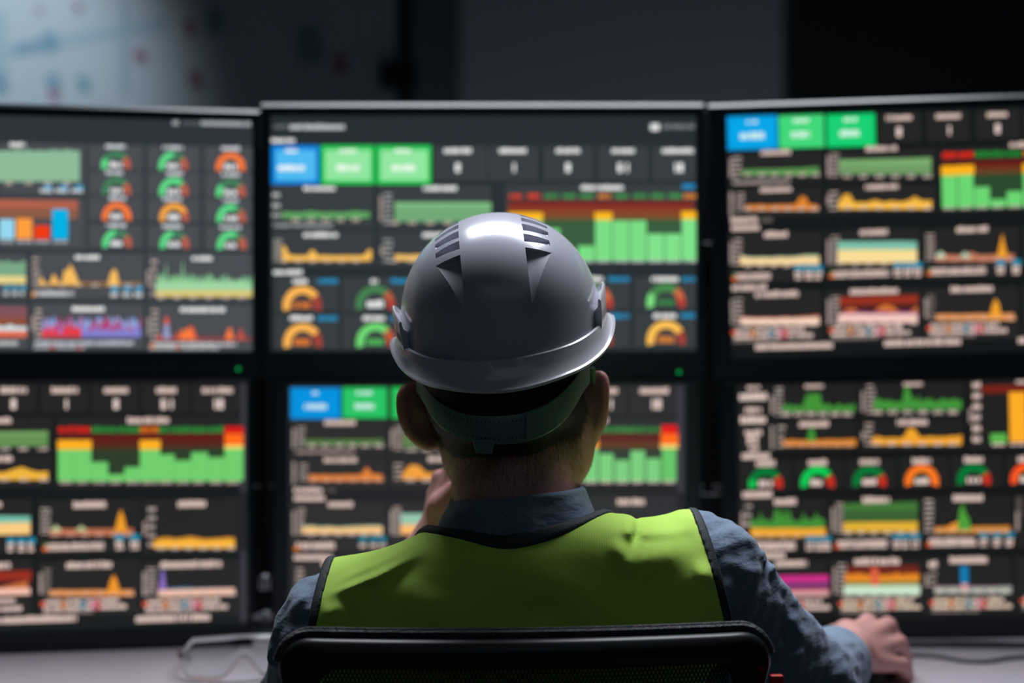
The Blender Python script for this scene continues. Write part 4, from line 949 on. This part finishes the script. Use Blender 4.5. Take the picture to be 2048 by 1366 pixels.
# hair --------------------------------------------------------------
def hair_region(x, y, z):
    u, v, w = hl(x, y, z)
    nape = -.082+.55*np.maximum(np.abs(u)-.045, 0)
    side = v-(.010+.3*np.maximum(w+.02, 0))-(.03*sstep(-.03, .03, w))
    side = side+.030*sstep(-.03, -.07, w)
    return np.maximum(nape-w, side), w
def hair(x, y, z):
    r, w = hair_region(x, y, z)
    t = .0008+.0065*sstep(-.085, -.03, w)*sstep(0, -.026, r)
    return np.maximum(smin(head(x, y, z), torso(x, y, z)+.014, .02)-t-.0006*np.sin(x*420+z*310)*np.sin(z*380+y*200), r)
ho, HV, HF = sdf_obj('hair', hair, (-.12, 1.42, 1.03), (.12, 1.72, 1.26), .0028, M['hair'], man, 2)
def grad(f, V, e=.0015):
    g = np.zeros_like(V); p = V.astype(np.float64)
    for i in range(3):
        a = p.copy(); a[:, i] += e; b = p.copy(); b[:, i] -= e
        g[:, i] = f(a[:, 0], a[:, 1], a[:, 2])-f(b[:, 0], b[:, 1], b[:, 2])
    return g/np.maximum(np.linalg.norm(g, axis=1), 1e-9)[:, None]
def strands(name, base, n, lo, hi, m, down=.9, wid=.00028):
    hb = lambda x, y, z: smin(smin(head(x, y, z), torso(x, y, z)+.014, .02), ears(x, y, z), .006)
    n = min(n, len(base)); idx = rng.choice(len(base), n, replace=False); P = base[idx]+rng.normal(0, .0012, (n, 3)); N = grad(hb, P)
    D = np.tile(np.array([0, -.05, -1.0]), (n, 1))*down+rng.normal(0, .32, (n, 3)); D -= N*(D*N).sum(1)[:, None]*.9
    D = D/np.linalg.norm(D, axis=1)[:, None]; L = rng.uniform(lo, hi, n)[:, None]
    P = P-N*hb(P[:, 0], P[:, 1], P[:, 2])[:, None]
    S = np.cross(D, N); S /= np.maximum(np.linalg.norm(S, axis=1), 1e-9)[:, None]
    lift = rng.uniform(.15, .55, n)[:, None]
    a = P-S*wid; b = P+S*wid; mid = P+D*L*.55+N*L*lift*.6; tip = P+D*L+N*L*lift*.75
    V = np.stack([a, b, mid+S*wid*.8, mid-S*wid*.8, tip+S*wid*.2, tip-S*wid*.2], 1).reshape(-1, 3)
    o = (np.arange(n)*6)[:, None]
    F = np.concatenate([o+np.array([[0, 1, 2, 3]]), o+np.array([[3, 2, 4, 5]])], 0)
    return V, F
rr, ww = hair_region(HV[:, 0], HV[:, 1], HV[:, 2])
front = HV[(ww < .0) & (ww > -.068)]
# soft short hair fading down the nape
gx = rng.uniform(-.09, .09, 900000); gz = rng.uniform(1.02, 1.12, 900000); gy = rng.uniform(1.43, 1.60, 900000)
pts = np.stack([gx, gy, gz], 1); hd = smin(head(gx, gy, gz), torso(gx, gy, gz)+.014, .02); keep = np.abs(hd) < .002; pts = pts[keep]
u, v, w = hl(pts[:, 0], pts[:, 1], pts[:, 2])
pr = np.exp(-np.maximum(-.060-w, 0)/.016)*sstep(.0, -.03, v-.02*0)*(np.abs(u) < .082)
napes = pts[rng.uniform(0, 1, len(pts)) < pr]
V1, F1 = strands('a', front, 13000, .006, .012, None, .9, .00017); V2, F2 = strands('b', napes, 17000, .003, .0075, None, .9, .00013)
VA = np.concatenate([HV, V1, V2]); FA = np.concatenate([HF, F1+len(HV), F2+len(HV)+len(V1)])
ho.data = np_mesh('hair', VA, FA); ho.data.materials.append(M['hair']); ho.data.materials.append(M['hair_tip'])
ho.data.polygons.foreach_set('material_index', np.concatenate([np.zeros(len(HF)), np.ones(len(FA)-len(HF))]).astype(np.int32)[:len(ho.data.polygons)])
# grey stubble on the jaw
M['beard'] = mat('grey_stubble', (.20, .17, .14), .5)
gx = rng.uniform(-.10, .11, 400000); gz = rng.uniform(1.02, 1.10, 400000); gy = rng.uniform(1.53, 1.70, 400000)
pts = np.stack([gx, gy, gz], 1); keep = np.abs(head(gx, gy, gz)) < .002; pts = pts[keep]
u, v, w = hl(pts[:, 0], pts[:, 1], pts[:, 2])
pts = pts[(v > .005) & (w < -.045) & (w > -.135) & (np.abs(u) > .015)]
Vb, Fb = strands('c', pts, 4200, .002, .0045, None, .7, .00016)
me = np_mesh('beard', Vb, Fb); me.materials.append(M['beard']); o = bpy.data.objects.new('beard', me); C.objects.link(o); o.parent = man
# ------------------------------------------------------------------ hard hat
HX, HY, HZ = .1087, .135, .112
HM = Matrix.Translation((-.0126, 1.56, 1.219)) @ Matrix.Rotation(math.radians(-6.5), 4, 'Y')
hat = tag(empty('hard_hat', HM), 'white vented hard hat worn by the seated man', 'helmet')
def interp(t, tab):
    for (a, va), (b, vb) in zip(tab[:-1], tab[1:]):
        if t <= b:
            k = (t-a)/(b-a); k = k*k*(3-2*k) if False else k; return va+(vb-va)*k
    return tab[-1][1]
def csm(tab):                                           # smooth curve through the table, angle from the back centre in degrees
    xs = [a for a, _ in tab]; ys = [v for _, v in tab]
    def f(t):
        t = abs((t+180) % 360-180)
        i = max(j for j in range(len(xs)-1) if t >= xs[j]-1e-9)
        x0, x1 = xs[i], xs[i+1]; m = lambda j: 0 if j in (0, len(xs)-1) else (ys[j+1]-ys[j-1])/(xs[j+1]-xs[j-1])
        h = x1-x0; s = (t-x0)/h
        return (2*s**3-3*s**2+1)*ys[i]+(s**3-2*s**2+s)*h*m(i)+(-2*s**3+3*s**2)*ys[i+1]+(s**3-s**2)*h*m(i+1)
    return f
zg = csm([(0, -.047), (35, -.040), (62, -.025), (90, -.006), (125, -.008), (180, -.016)])
zr = csm([(0, -.078), (35, -.067), (58, -.050), (80, -.025), (92, -.0145), (120, -.014), (150, -.026), (180, -.036)])
rrx = csm([(0, .1215), (90, .1215), (180, .118)]); rry = csm([(0, .150), (90, .150), (130, .158), (180, .196)])
NT = 120
def dome(sc, dz=0):
    rows = []
    for j in range(41):
        row = []
        for i in range(NT):
            th = 360*i/NT; a = math.radians(th)
            pm = math.pi/2+max(0, -zg(th)+.006)/HZ; ph = pm*j/40
            r = math.sin(ph) if ph < math.pi/2 else 1; z = HZ*math.cos(ph) if ph < math.pi/2 else -HZ*(ph-math.pi/2)
            row.append(Vector((HX*sc*r*math.sin(a), -HY*sc*r*math.cos(a), z*sc if z > 0 else z)))
        rows.append(row)
    return rows
mb = MB(); ou, inn = dome(1.0), dome(.865)
mb.grid(ou[1:], closed=True); mb.add([ou[0][0]]+ou[1], [(0, 1+i, 1+(i+1) % NT) for i in range(NT)])
mb.grid(inn[1:], closed=True); mb.add([inn[0][0]]+inn[1], [(0, 1+(i+1) % NT, 1+i) for i in range(NT)])
mb.grid([ou[-1], inn[-1]], closed=True)
shell = mb.build('shell', M['helmet'], hat)
bm = bmesh.new(); bm.from_mesh(shell.data); bmesh.ops.remove_doubles(bm, verts=bm.verts, dist=1e-5); bmesh.ops.recalc_face_normals(bm, faces=bm.faces); bm.to_mesh(shell.data); bm.free()
# gill vents: wedges deep beside the crown ridge and running out to the side
ct = MB()
def S(x, al, k): c = math.sqrt(max(0, 1-(x/HX)**2)); a = math.radians(al); return Vector((x, -HY*c*math.sin(a)*k, HZ*c*math.cos(a)*k))
for s in (-1, 1):
    for a0, a1, b0, b1, dp in ((-14, -8, -14, -9, .91), (-2, 5, -2, 3, .91), (9, 16, 9, 14, .91), (20, 27, 20, 25, .905), (30.5, 38.5, 30.5, 36.5, .90), (41.5, 48.5, 41.5, 46.5, .90), (53, 86, 53, 86, .915)):
        n = 5; secs = []
        for i in range(n):
            f = i/(n-1); al = a0+(a1-a0)*f; be = b0+(b1-b0)*f
            e = 1 if a1 < 80 else (1-f*.92); k = 1-(1-dp)*e
            xo = .0600 if a1 < 80 else .0600-.0250*f
            secs.append([S(s*.0335, al, 1.10), S(s*.0335, al, k), S(s*xo, be, .978 if a1 < 80 else .996), S(s*xo, be, 1.10)])
        vs_ = [p for q in secs for p in q]; fs_ = [(3, 2, 1, 0), tuple((n-1)*4+i for i in range(4))]
        for i in range(n-1):
            for q in range(4): fs_.append((i*4+q, i*4+(q+1) % 4, (i+1)*4+(q+1) % 4, (i+1)*4+q))
        ct.add(vs_, fs_)
cut = ct.build('vent_cutter', M['helmet'])
md = shell.modifiers.new('v', 'BOOLEAN'); md.operation = 'DIFFERENCE'; md.object = cut; md.solver = 'EXACT'; cut.parent = hat
bpy.context.view_layer.update()
dg = bpy.context.evaluated_depsgraph_get(); nm = bpy.data.meshes.new_from_object(shell.evaluated_get(dg))
shell.modifiers.clear(); shell.data = nm; bpy.data.objects.remove(cut)
nm.polygons.foreach_set('use_smooth', [True]*len(nm.polygons)); nm.set_sharp_from_angle(angle=math.radians(28))
# rain gutter and flared brim
rows = [[] for _ in range(11)]
for i in range(NT):
    th = 360*i/NT; a = math.radians(th); sx, cy = math.sin(a), -math.cos(a)
    g, r = zg(th), zr(th); X, Y = rrx(th), rry(th)
    def P(kx, ky, z): return Vector((kx*sx, ky*cy, z))
    w = max(.0, min(1, (g-r)/.03))
    m1 = lambda f: (HX+.004+(X-HX-.004)*f, HY+.004+(Y-HY-.004)*f)
    prof = [P(HX*.985, HY*.985, g-.004), P(HX+.0022, HY+.0022, g-.0042), P(HX+.0034, HY+.0034, g+.0002), P(HX+.0056, HY+.0056, g-.0012),
            P(*m1(.30), g+(r-g)*.45), P(*m1(.62), g+(r-g)*.82), P(*m1(.93), r+.0012), P(X, Y, r+.0024), P(X+.0022, Y+.0022, r+.0006), P(X+.001, Y+.001, r-.0022),
            P(HX*.99, HY*.99, g-.004-(g-r)*.72)]
    for k, p in enumerate(prof): rows[k].append(p)
mb = MB(); mb.grid(rows, closed=True); mb.grid([rows[-1], rows[0]], closed=True)
o = mb.build('brim', M['brim'], hat, angle=50)
bm = bmesh.new(); bm.from_mesh(o.data); bmesh.ops.remove_doubles(bm, verts=bm.verts, dist=1e-5); bmesh.ops.recalc_face_normals(bm, faces=bm.faces); bm.to_mesh(o.data); bm.free(); o.data.set_sharp_from_angle(angle=math.radians(50))
for s in (-1, 1):                                        # accessory slots above the brim at the sides
    rows = []
    for i in range(13):
        f = i/12; th = math.radians(66+50*f); z0 = -.030+.024*math.sin(f*math.pi/2*1.2); z1 = .004+.020*math.sin(f*math.pi)*.9+.004*f
        row = []
        for kx, z in ((1.005, z0), (1.055, z0+.001), (1.072, (z0*.6+z1*.4)), (1.078, z1-.002), (1.066, z1), (1.05, z1-.001), (1.042, z1-.008), (1.0, z1-.012)):
            row.append(Vector((s*HX*kx*math.sin(th), -HY*kx*math.cos(th), z)))
        rows.append(row)
    mb = MB(); mb.grid(rows, closed=True); mb.add(rows[0], [tuple(range(8))]); mb.add(rows[-1], [tuple(range(7, -1, -1))])
    mb.build('accessory_slot', M['brim'], hat, angle=40)
# nape strap
hi = HM.inverted()
tab = [(836, 748, 772), (846, 772, 806), (866, 796, 845), (905, 822, 872), (950, 832, 886), (1000, 833, 890), (1050, 827, 886), (1100, 806, 868), (1140, 772, 834), (1166, 738, 785), (1180, 716, 755)]
tx = [t[0] for t in tab]
def dep(px): return 1.560-.121*math.sqrt(max(0, 1-((px-1006)/176)**2))
f1 = lambda px: float(np.interp(px, tx, [t[1] for t in tab])); f2 = lambda px: float(np.interp(px, tx, [t[2] for t in tab]))
def smo(f, px): return sum(f(px+d) for d in (-18, -9, 0, 9, 18))/5
def sp(px, f, off=0): return hi @ at(px, smo(f1, px)+(smo(f2, px)-smo(f1, px))*f, dep(px)-off)
mb = MB(); rows = []
pxs = [1006+174*math.sin(math.radians(-90+180*i/60)) for i in range(61)]
for px in pxs:
    rows.append([sp(px, 0, -.0005), sp(px, 0, .0018), sp(px, .08, .0026), sp(px, .5, .0032), sp(px, .92, .0026), sp(px, 1, .0018), sp(px, 1, -.0005)])
mb.grid(rows, closed=True)
mb.cur = 1
def dot(px, f, r=.0008):
    c = sp(px, f, .0036); e = sp(px+4, f, .0036)-c; e.normalize(); u = (sp(px, f+.1, .0036)-c).normalized()
    mb.add([c+(e*math.cos(k*math.pi/4)+u*math.sin(k*math.pi/4))*r for k in range(8)], [tuple(range(8))])
for f in (.22, .80):
    for px in list(range(872, 1000, 9))+list(range(1024, 1056, 9)): dot(px, f)
for px, f in ((1069, .2), (1073, .78), (1088, .18), (1104, .86), (1088, .7)): dot(px, f)
stp = mb.build('nape_strap', [M['strap'], M['hole']], hat, angle=50)
mb = MB(); rows = []
for px in np.linspace(1052, 1112, 14):
    rows.append([sp(px, .03, .003), sp(px, .05, .0062), sp(px, .5, .0068), sp(px, .95, .0062), sp(px, .98, .003)])
mb.grid(rows, closed=True); mb.add(rows[0], [(0, 1, 2, 3, 4)]); mb.add(rows[-1], [(4, 3, 2, 1, 0)])
mb.build('buckle', M['strap'], stp, angle=40)
mb = MB(); q = [(944, 878), (990, 880), (984, 908), (952, 907)]
A = [hi @ at(x, y, 1.4355) for x, y in q]; Bk = [hi @ at(x, y, 1.443) for x, y in q]
mb.add(A+Bk, [(0, 1, 2, 3), (7, 6, 5, 4), (0, 4, 5, 1), (1, 5, 6, 2), (2, 6, 7, 3), (3, 7, 4, 0)]); mb.build('adjuster_tab', M['strap'], stp, bevel=.0015)
mb = MB(); mb.tube([hi @ at(1184, 735, 1.545), hi @ at(1187, 752, 1.55), hi @ at(1188, 770, 1.558)], [.003, .0035, .002], 10); mb.build('strap_hook', M['strap'], hat, angle=40)

# ------------------------------------------------------------------ office chair
ch = tag(empty('office_chair', Matrix.Translation((.016, 1.34, 0)) @ Matrix.Rotation(math.radians(3.2), 4, 'Z')), 'black mesh backed office chair the man sits on', 'chair')
def rrect(hw_t, hw_b, z0, z1, r, n=10):                 # rounded trapezium, counter-clockwise from the lower left
    cs = [(-hw_b+r, z0+r, 180), (hw_b-r, z0+r, 270), (hw_t-r, z1-r, 0), (-hw_t+r, z1-r, 90)]; P = []
    for cx, cz, a0 in cs:
        for i in range(n+1): a = math.radians(a0+90*i/n); P.append((cx+r*math.cos(a), cz+r*math.sin(a)))
    Q = []
    for i in range(len(P)):                              # extra points along the long edges
        a, b = P[i], P[(i+1) % len(P)]; m = max(1, int(math.hypot(b[0]-a[0], b[1]-a[1])/.02))
        for k in range(m): Q.append((a[0]+(b[0]-a[0])*k/m, a[1]+(b[1]-a[1])*k/m))
    return Q
def bend(x, z): return .42*x*x-.05*(z-.9)**2*4+.012*x
def resample(P, n):
    P = P+[P[0]]; L = [0]
    for a, b in zip(P[:-1], P[1:]): L.append(L[-1]+math.hypot(b[0]-a[0], b[1]-a[1]))
    return [(float(np.interp(L[-1]*i/n, L, [p[0] for p in P])), float(np.interp(L[-1]*i/n, L, [p[1] for p in P]))) for i in range(n)]
NL = 220
ZT = .9095
outer = resample(rrect(.2365, .125, .47, ZT, .030), NL); inner = resample(rrect(.1985, .095, .51, ZT-.0275, .022), NL)
def lerp(f): return [(a[0]+(b[0]-a[0])*f, a[1]+(b[1]-a[1])*f) for a, b in zip(outer, inner)]
def lay(L, y): return [Vector((x, bend(x, z)+y, z)) for x, z in L]
mb = MB(); mb.grid([lay(lerp(-.02), .006), lay(lerp(.0), -.003), lay(lerp(.10), -.008), lay(lerp(.5), -.011), lay(lerp(.92), -.009), lay(lerp(1.0), -.004), lay(lerp(1.0), .008), lay(lerp(.9), .013), lay(lerp(.1), .013), lay(lerp(-.02), .006)], closed=True)
mb.build('back_frame', M['black'], ch, angle=60)
up = [(x, z) for x, z in resample(rrect(.2375, .125, .47, ZT+.001, .031), 400)]
i0 = max(range(400), key=lambda i: (up[i][0] > 0)*(-abs(up[i][1]-ZT+.026)) - (up[i][0] <= 0)*9); i1 = max(range(400), key=lambda i: (up[i][0] < 0)*(-abs(up[i][1]-ZT+.026)) - (up[i][0] >= 0)*9)
arc = [up[i] for i in range(i0, i1+1)]
mb = MB(); mb.tube([Vector((x, bend(x, z)+.009, z+.0012)) for x, z in arc], .0062, 12)
# woven knots along the fabric edge
for k in range(0, len(arc)-1):
    for f in (0, .5):
        x = arc[k][0]+(arc[k+1][0]-arc[k][0])*f; z = arc[k][1]+(arc[k+1][1]-arc[k][1])*f
        for ang in (35, 75, 115):
            cx = Vector((x, bend(x, z)+.009-.0062*math.cos(math.radians(ang)), z+.0012+.0062*math.sin(math.radians(ang))))
            r = .0015; mb.add([cx+Vector(v)*r for v in ((1, 0, 0), (-1, 0, 0), (0, 1, 0), (0, -1, 0), (0, 0, 1), (0, 0, -1))], [(0, 2, 4), (2, 1, 4), (1, 3, 4), (3, 0, 4), (2, 0, 5), (1, 2, 5), (3, 1, 5), (0, 3, 5)])
mb.build('fabric_edge', M['piping'], ch, smooth=True, fix=False)
# perforated mesh: a sheet of diamond holes
mb = MB(); p = .0040; idx = {}
def gv(x, z):
    k = (round(x*1e5), round(z*1e5))
    if k not in idx: idx[k] = len(mb.v); mb.v.append((x, bend(x, z)+.004, z))
    return idx[k]
nx = int(.206/p); nz = int((ZT-.028-.505)/p)
for j in range(nz+1):
    z = .506+j*p
    hw = .098+(.200-.098)*(z-.51)/(ZT-.0275-.51)
    for i in range(-nx, nx+1):
        x = i*p+(p/2 if j % 2 else 0)
        if abs(x) > hw: continue
        o4 = [gv(x-p/2, z), gv(x, z-p), gv(x+p/2, z), gv(x, z+p)]; q = .60
        i4 = []
        for dx, dz in ((-p/2, 0), (0, -p), (p/2, 0), (0, p)):
            i4.append(len(mb.v)); xx, zz = x+dx*q, z+dz*q; mb.v.append((xx, bend(xx, zz)+.004, zz))
        for k in range(4): mb.f.append([o4[k], o4[(k+1) % 4], i4[(k+1) % 4], i4[k]]); mb.mi.append(0)
o = mb.build('back_mesh', M['mesh'], ch, fix=False); sd = o.modifiers.new('s', 'SOLIDIFY'); sd.thickness = .0007
def cpart(name, m, fn, bev=.004, par=None): b = MB(); fn(b); return b.build(name, m, par or ch, bevel=bev, angle=40)
cpart('seat', M['mesh'], lambda b: b.grid([[Vector((x*w, y, z)) for x, y in ((-1, .0), (-1, 1), (1, 1), (1, 0))] for w, z in ((.2, .40), (.2, .40))]) if False else b.box((-.235, .06, .385), (.235, .53, .435)), .03)
cpart('back_bracket', M['black'], lambda b: (b.box((-.05, -.012, .36), (.05, .012, .52)), b.box((-.05, -.012, .345), (.05, .25, .375))), .006)
cpart('gas_lift', M['black'], lambda b: (b.tube([(0, .29, .12), (0, .29, .26)], .028, 24), b.tube([(0, .29, .26), (0, .29, .386)], .018, 24)), 0)
for k in range(5):
    a = math.radians(90+72*k); e = Vector((.30*math.cos(a), .29+.30*math.sin(a), 0))
    cpart('base_arm', M['black'], lambda b: b.tube([(0, .29, .115), ((e.x)*.5, .29+(e.y-.29)*.5, .10), (e.x, e.y, .078)], [.03, .022, .016], 12), 0)
    cpart('caster', M['black'], lambda b: (b.tube([e+Vector((-.022, 0, .028)), e+Vector((-.004, 0, .028))], .0275, 20), b.tube([e+Vector((.004, 0, .028)), e+Vector((.022, 0, .028))], .0275, 20), b.tube([e+Vector((0, 0, .03)), e+Vector((0, 0, .08))], .006, 10)), 0)
t = at(1553, 1358, 1.362); t = ch.matrix_world.inverted() @ t
o = cpart('pull_tab', M['red'], lambda b: (b.box((t.x-.006, t.y-.004, t.z-.016), (t.x+.006, t.y+.004, t.z+.004)), b.box((t.x-.016, t.y-.002, t.z-.014), (t.x-.004, t.y+.003, t.z-.006))), .0012); tag(o, 'small red tab')

# ------------------------------------------------------------------ things on the desk
def desk_at(px, py): d = (CZ-DZ)*FPX/(py-683); return at(px, py, d)
mo = tag(empty('computer_mouse', Matrix.Translation((.480, 1.905, DZ)) @ Matrix.Rotation(math.radians(-20), 4, 'Z')), 'dark wired mouse under the hand of the seated man', 'mouse')
mb = MB(); rows = []
for j in range(13):
    z = math.sin(math.pi/2*j/12); r = math.cos(math.pi/2*j/12)
    rows.append([Vector((.031*r**.7*math.cos(a), .058*r**.75*math.sin(a), .002+.030*z*(1-.25*math.sin(a)*r))) for a in [2*math.pi*i/36 for i in range(36)]])
mb.grid(rows, closed=True); mb.add([v*1.0 for v in rows[0]], [tuple(range(35, -1, -1))]); mb.build('mouse_body', M['mouse'], mo, smooth=True)
mb = MB(); mb.tube([(-.003, .03, .030), (.003, .03, .030)], .009, 20); mb.build('scroll_wheel', M['black'], mo, angle=40)
inv = mo.matrix_world.inverted(); cp = [Vector((.497, 1.957, DZ+.006))]+[desk_at(*q)+Vector((0, 0, .003)) for q in ((1815, 1316), (1845, 1315), (1880, 1318), (1930, 1326), (1975, 1327), (2015, 1321), (2060, 1318), (2120, 1322), (2250, 1335))]
fine = []
for i in range(len(cp)-1):
    p0, p1, p2, p3 = cp[max(i-1, 0)], cp[i], cp[i+1], cp[min(i+2, len(cp)-1)]
    for k in range(8):
        t_ = k/8; fine.append(inv @ (.5*((2*p1)+(p2-p0)*t_+(2*p0-5*p1+4*p2-p3)*t_**2+(3*p1-p0-3*p2+p3)*t_**3)))
mb = MB(); mb.tube(fine, .0028, 10); mb.build('cord', M['cord'], mo, angle=50)

gl = tag(empty('safety_glasses', Matrix.Translation(tuple(desk_at(486, 1350))) @ Matrix.Rotation(math.radians(12), 4, 'Z')), 'clear plastic safety glasses lying on the desk left of the man', 'glasses')
rows = []
for i in range(49):
    u = -1+2*i/48; a = u*1.25; au = abs(u)
    x = .080*math.sin(a)/math.sin(1.25); y = -.050*(math.cos(a)-math.cos(1.25))
    top = .050+.010*math.cos(u*1.5); bot = .001+.030*math.exp(-(u/.17)**2) + .010*max(0, au-.8)/.2
    top -= .018*max(0, au-.7)/.3
    rows.append([Vector((x, y-.012*math.sin(math.pi*(k/10))*.8, bot+(top-bot)*k/10)) for k in range(11)])
mb = MB(); mb.grid(rows); o = mb.build('lens', M['clear'], gl, smooth=True); sd = o.modifiers.new('s', 'SOLIDIFY'); sd.thickness = .0022
mb = MB(); mb.tube([r[-1]+Vector((0, -.001, 0)) for r in rows], .0015, 8); mb.build('brow_bar', M['clear'], gl, smooth=True)
for s in (0, -1):
    r = rows[s]; p = (r[7]+r[10])/2; sgn = -1 if s == 0 else 1
    mb = MB(); mb.tube([p, p+Vector((sgn*.003, .03, -.002)), p+Vector((-sgn*.004, .085, -.014)), p+Vector((-sgn*.010, .118, -.036))], [.004, .0035, .003, .003], 10); mb.build('temple', M['clear'], gl, smooth=True)

# ------------------------------------------------------------------ light and camera
def area(name, loc, target, size, energy, col=(1, 1, 1), sy=None, spread=None):
    l = bpy.data.lights.new(name, 'AREA'); l.energy = energy; l.color = col; l.size = size
    if sy: l.shape = 'RECTANGLE'; l.size_y = sy
    if spread: l.spread = math.radians(spread)
    o = bpy.data.objects.new(name, l); C.objects.link(o); o.location = loc
    o.rotation_euler = (Vector(target)-Vector(loc)).to_track_quat('-Z', 'Y').to_euler(); return o
area('ceiling_lamp', (.15, 2.25, 2.72), (.08, 1.85, .8), 1.6, 34, (.88, .91, 1), .6, 125)
area('room_fill', (.2, -.7, 2.72), (.1, .6, 0), 3.0, 4.1, (.64, .83, 1), 1.8)  # soft fill added behind the camera to lift the shaded backs
l = bpy.data.lights.new('board_lamp', 'SPOT'); l.energy = 75; l.color = (.76, .9, 1); l.spot_size = math.radians(42); l.spot_blend = .75; l.shadow_soft_size = .08
o = bpy.data.objects.new('board_lamp', l); C.objects.link(o); o.location = (-1.75, 2.5, 2.74); o.rotation_euler = (Vector((-1.42, 3.7, 1.95))-o.location).to_track_quat('-Z', 'Y').to_euler()
area('pillar_fill', (.95, 3.7, .6), (.9, 4.5, 1.7), .3, 2.0, (.80, .9, 1))  # added source without a fixture, brightens the pillar from below
area('wall_fill', (-.5, 4.3, .4), (-.3, 5.3, 1.9), .3, 3.0, (.80, .92, 1))  # made-up light that lifts the dark wall beside the whiteboard
w = bpy.data.worlds.new('room_air'); bpy.context.scene.world = w; w.use_nodes = True
w.node_tree.nodes['Background'].inputs[0].default_value = (.01, .016, .02, 1)
cam = bpy.data.cameras.new('camera'); co = bpy.data.objects.new('camera', cam); C.objects.link(co)
cam.lens = 50; cam.sensor_width = 36; co.location = (0, 0, CZ); co.rotation_euler = (math.pi/2, 0, 0); cam.clip_start = .05
cam.dof.use_dof = True; cam.dof.focus_distance = 1.45; cam.dof.aperture_fstop = 1.8; cam.dof.aperture_blades = 0
sc = bpy.context.scene; sc.camera = co
sc.view_settings.view_transform = 'Standard'; sc.view_settings.look = 'None'; sc.view_settings.exposure = 0; sc.view_settings.gamma = 1
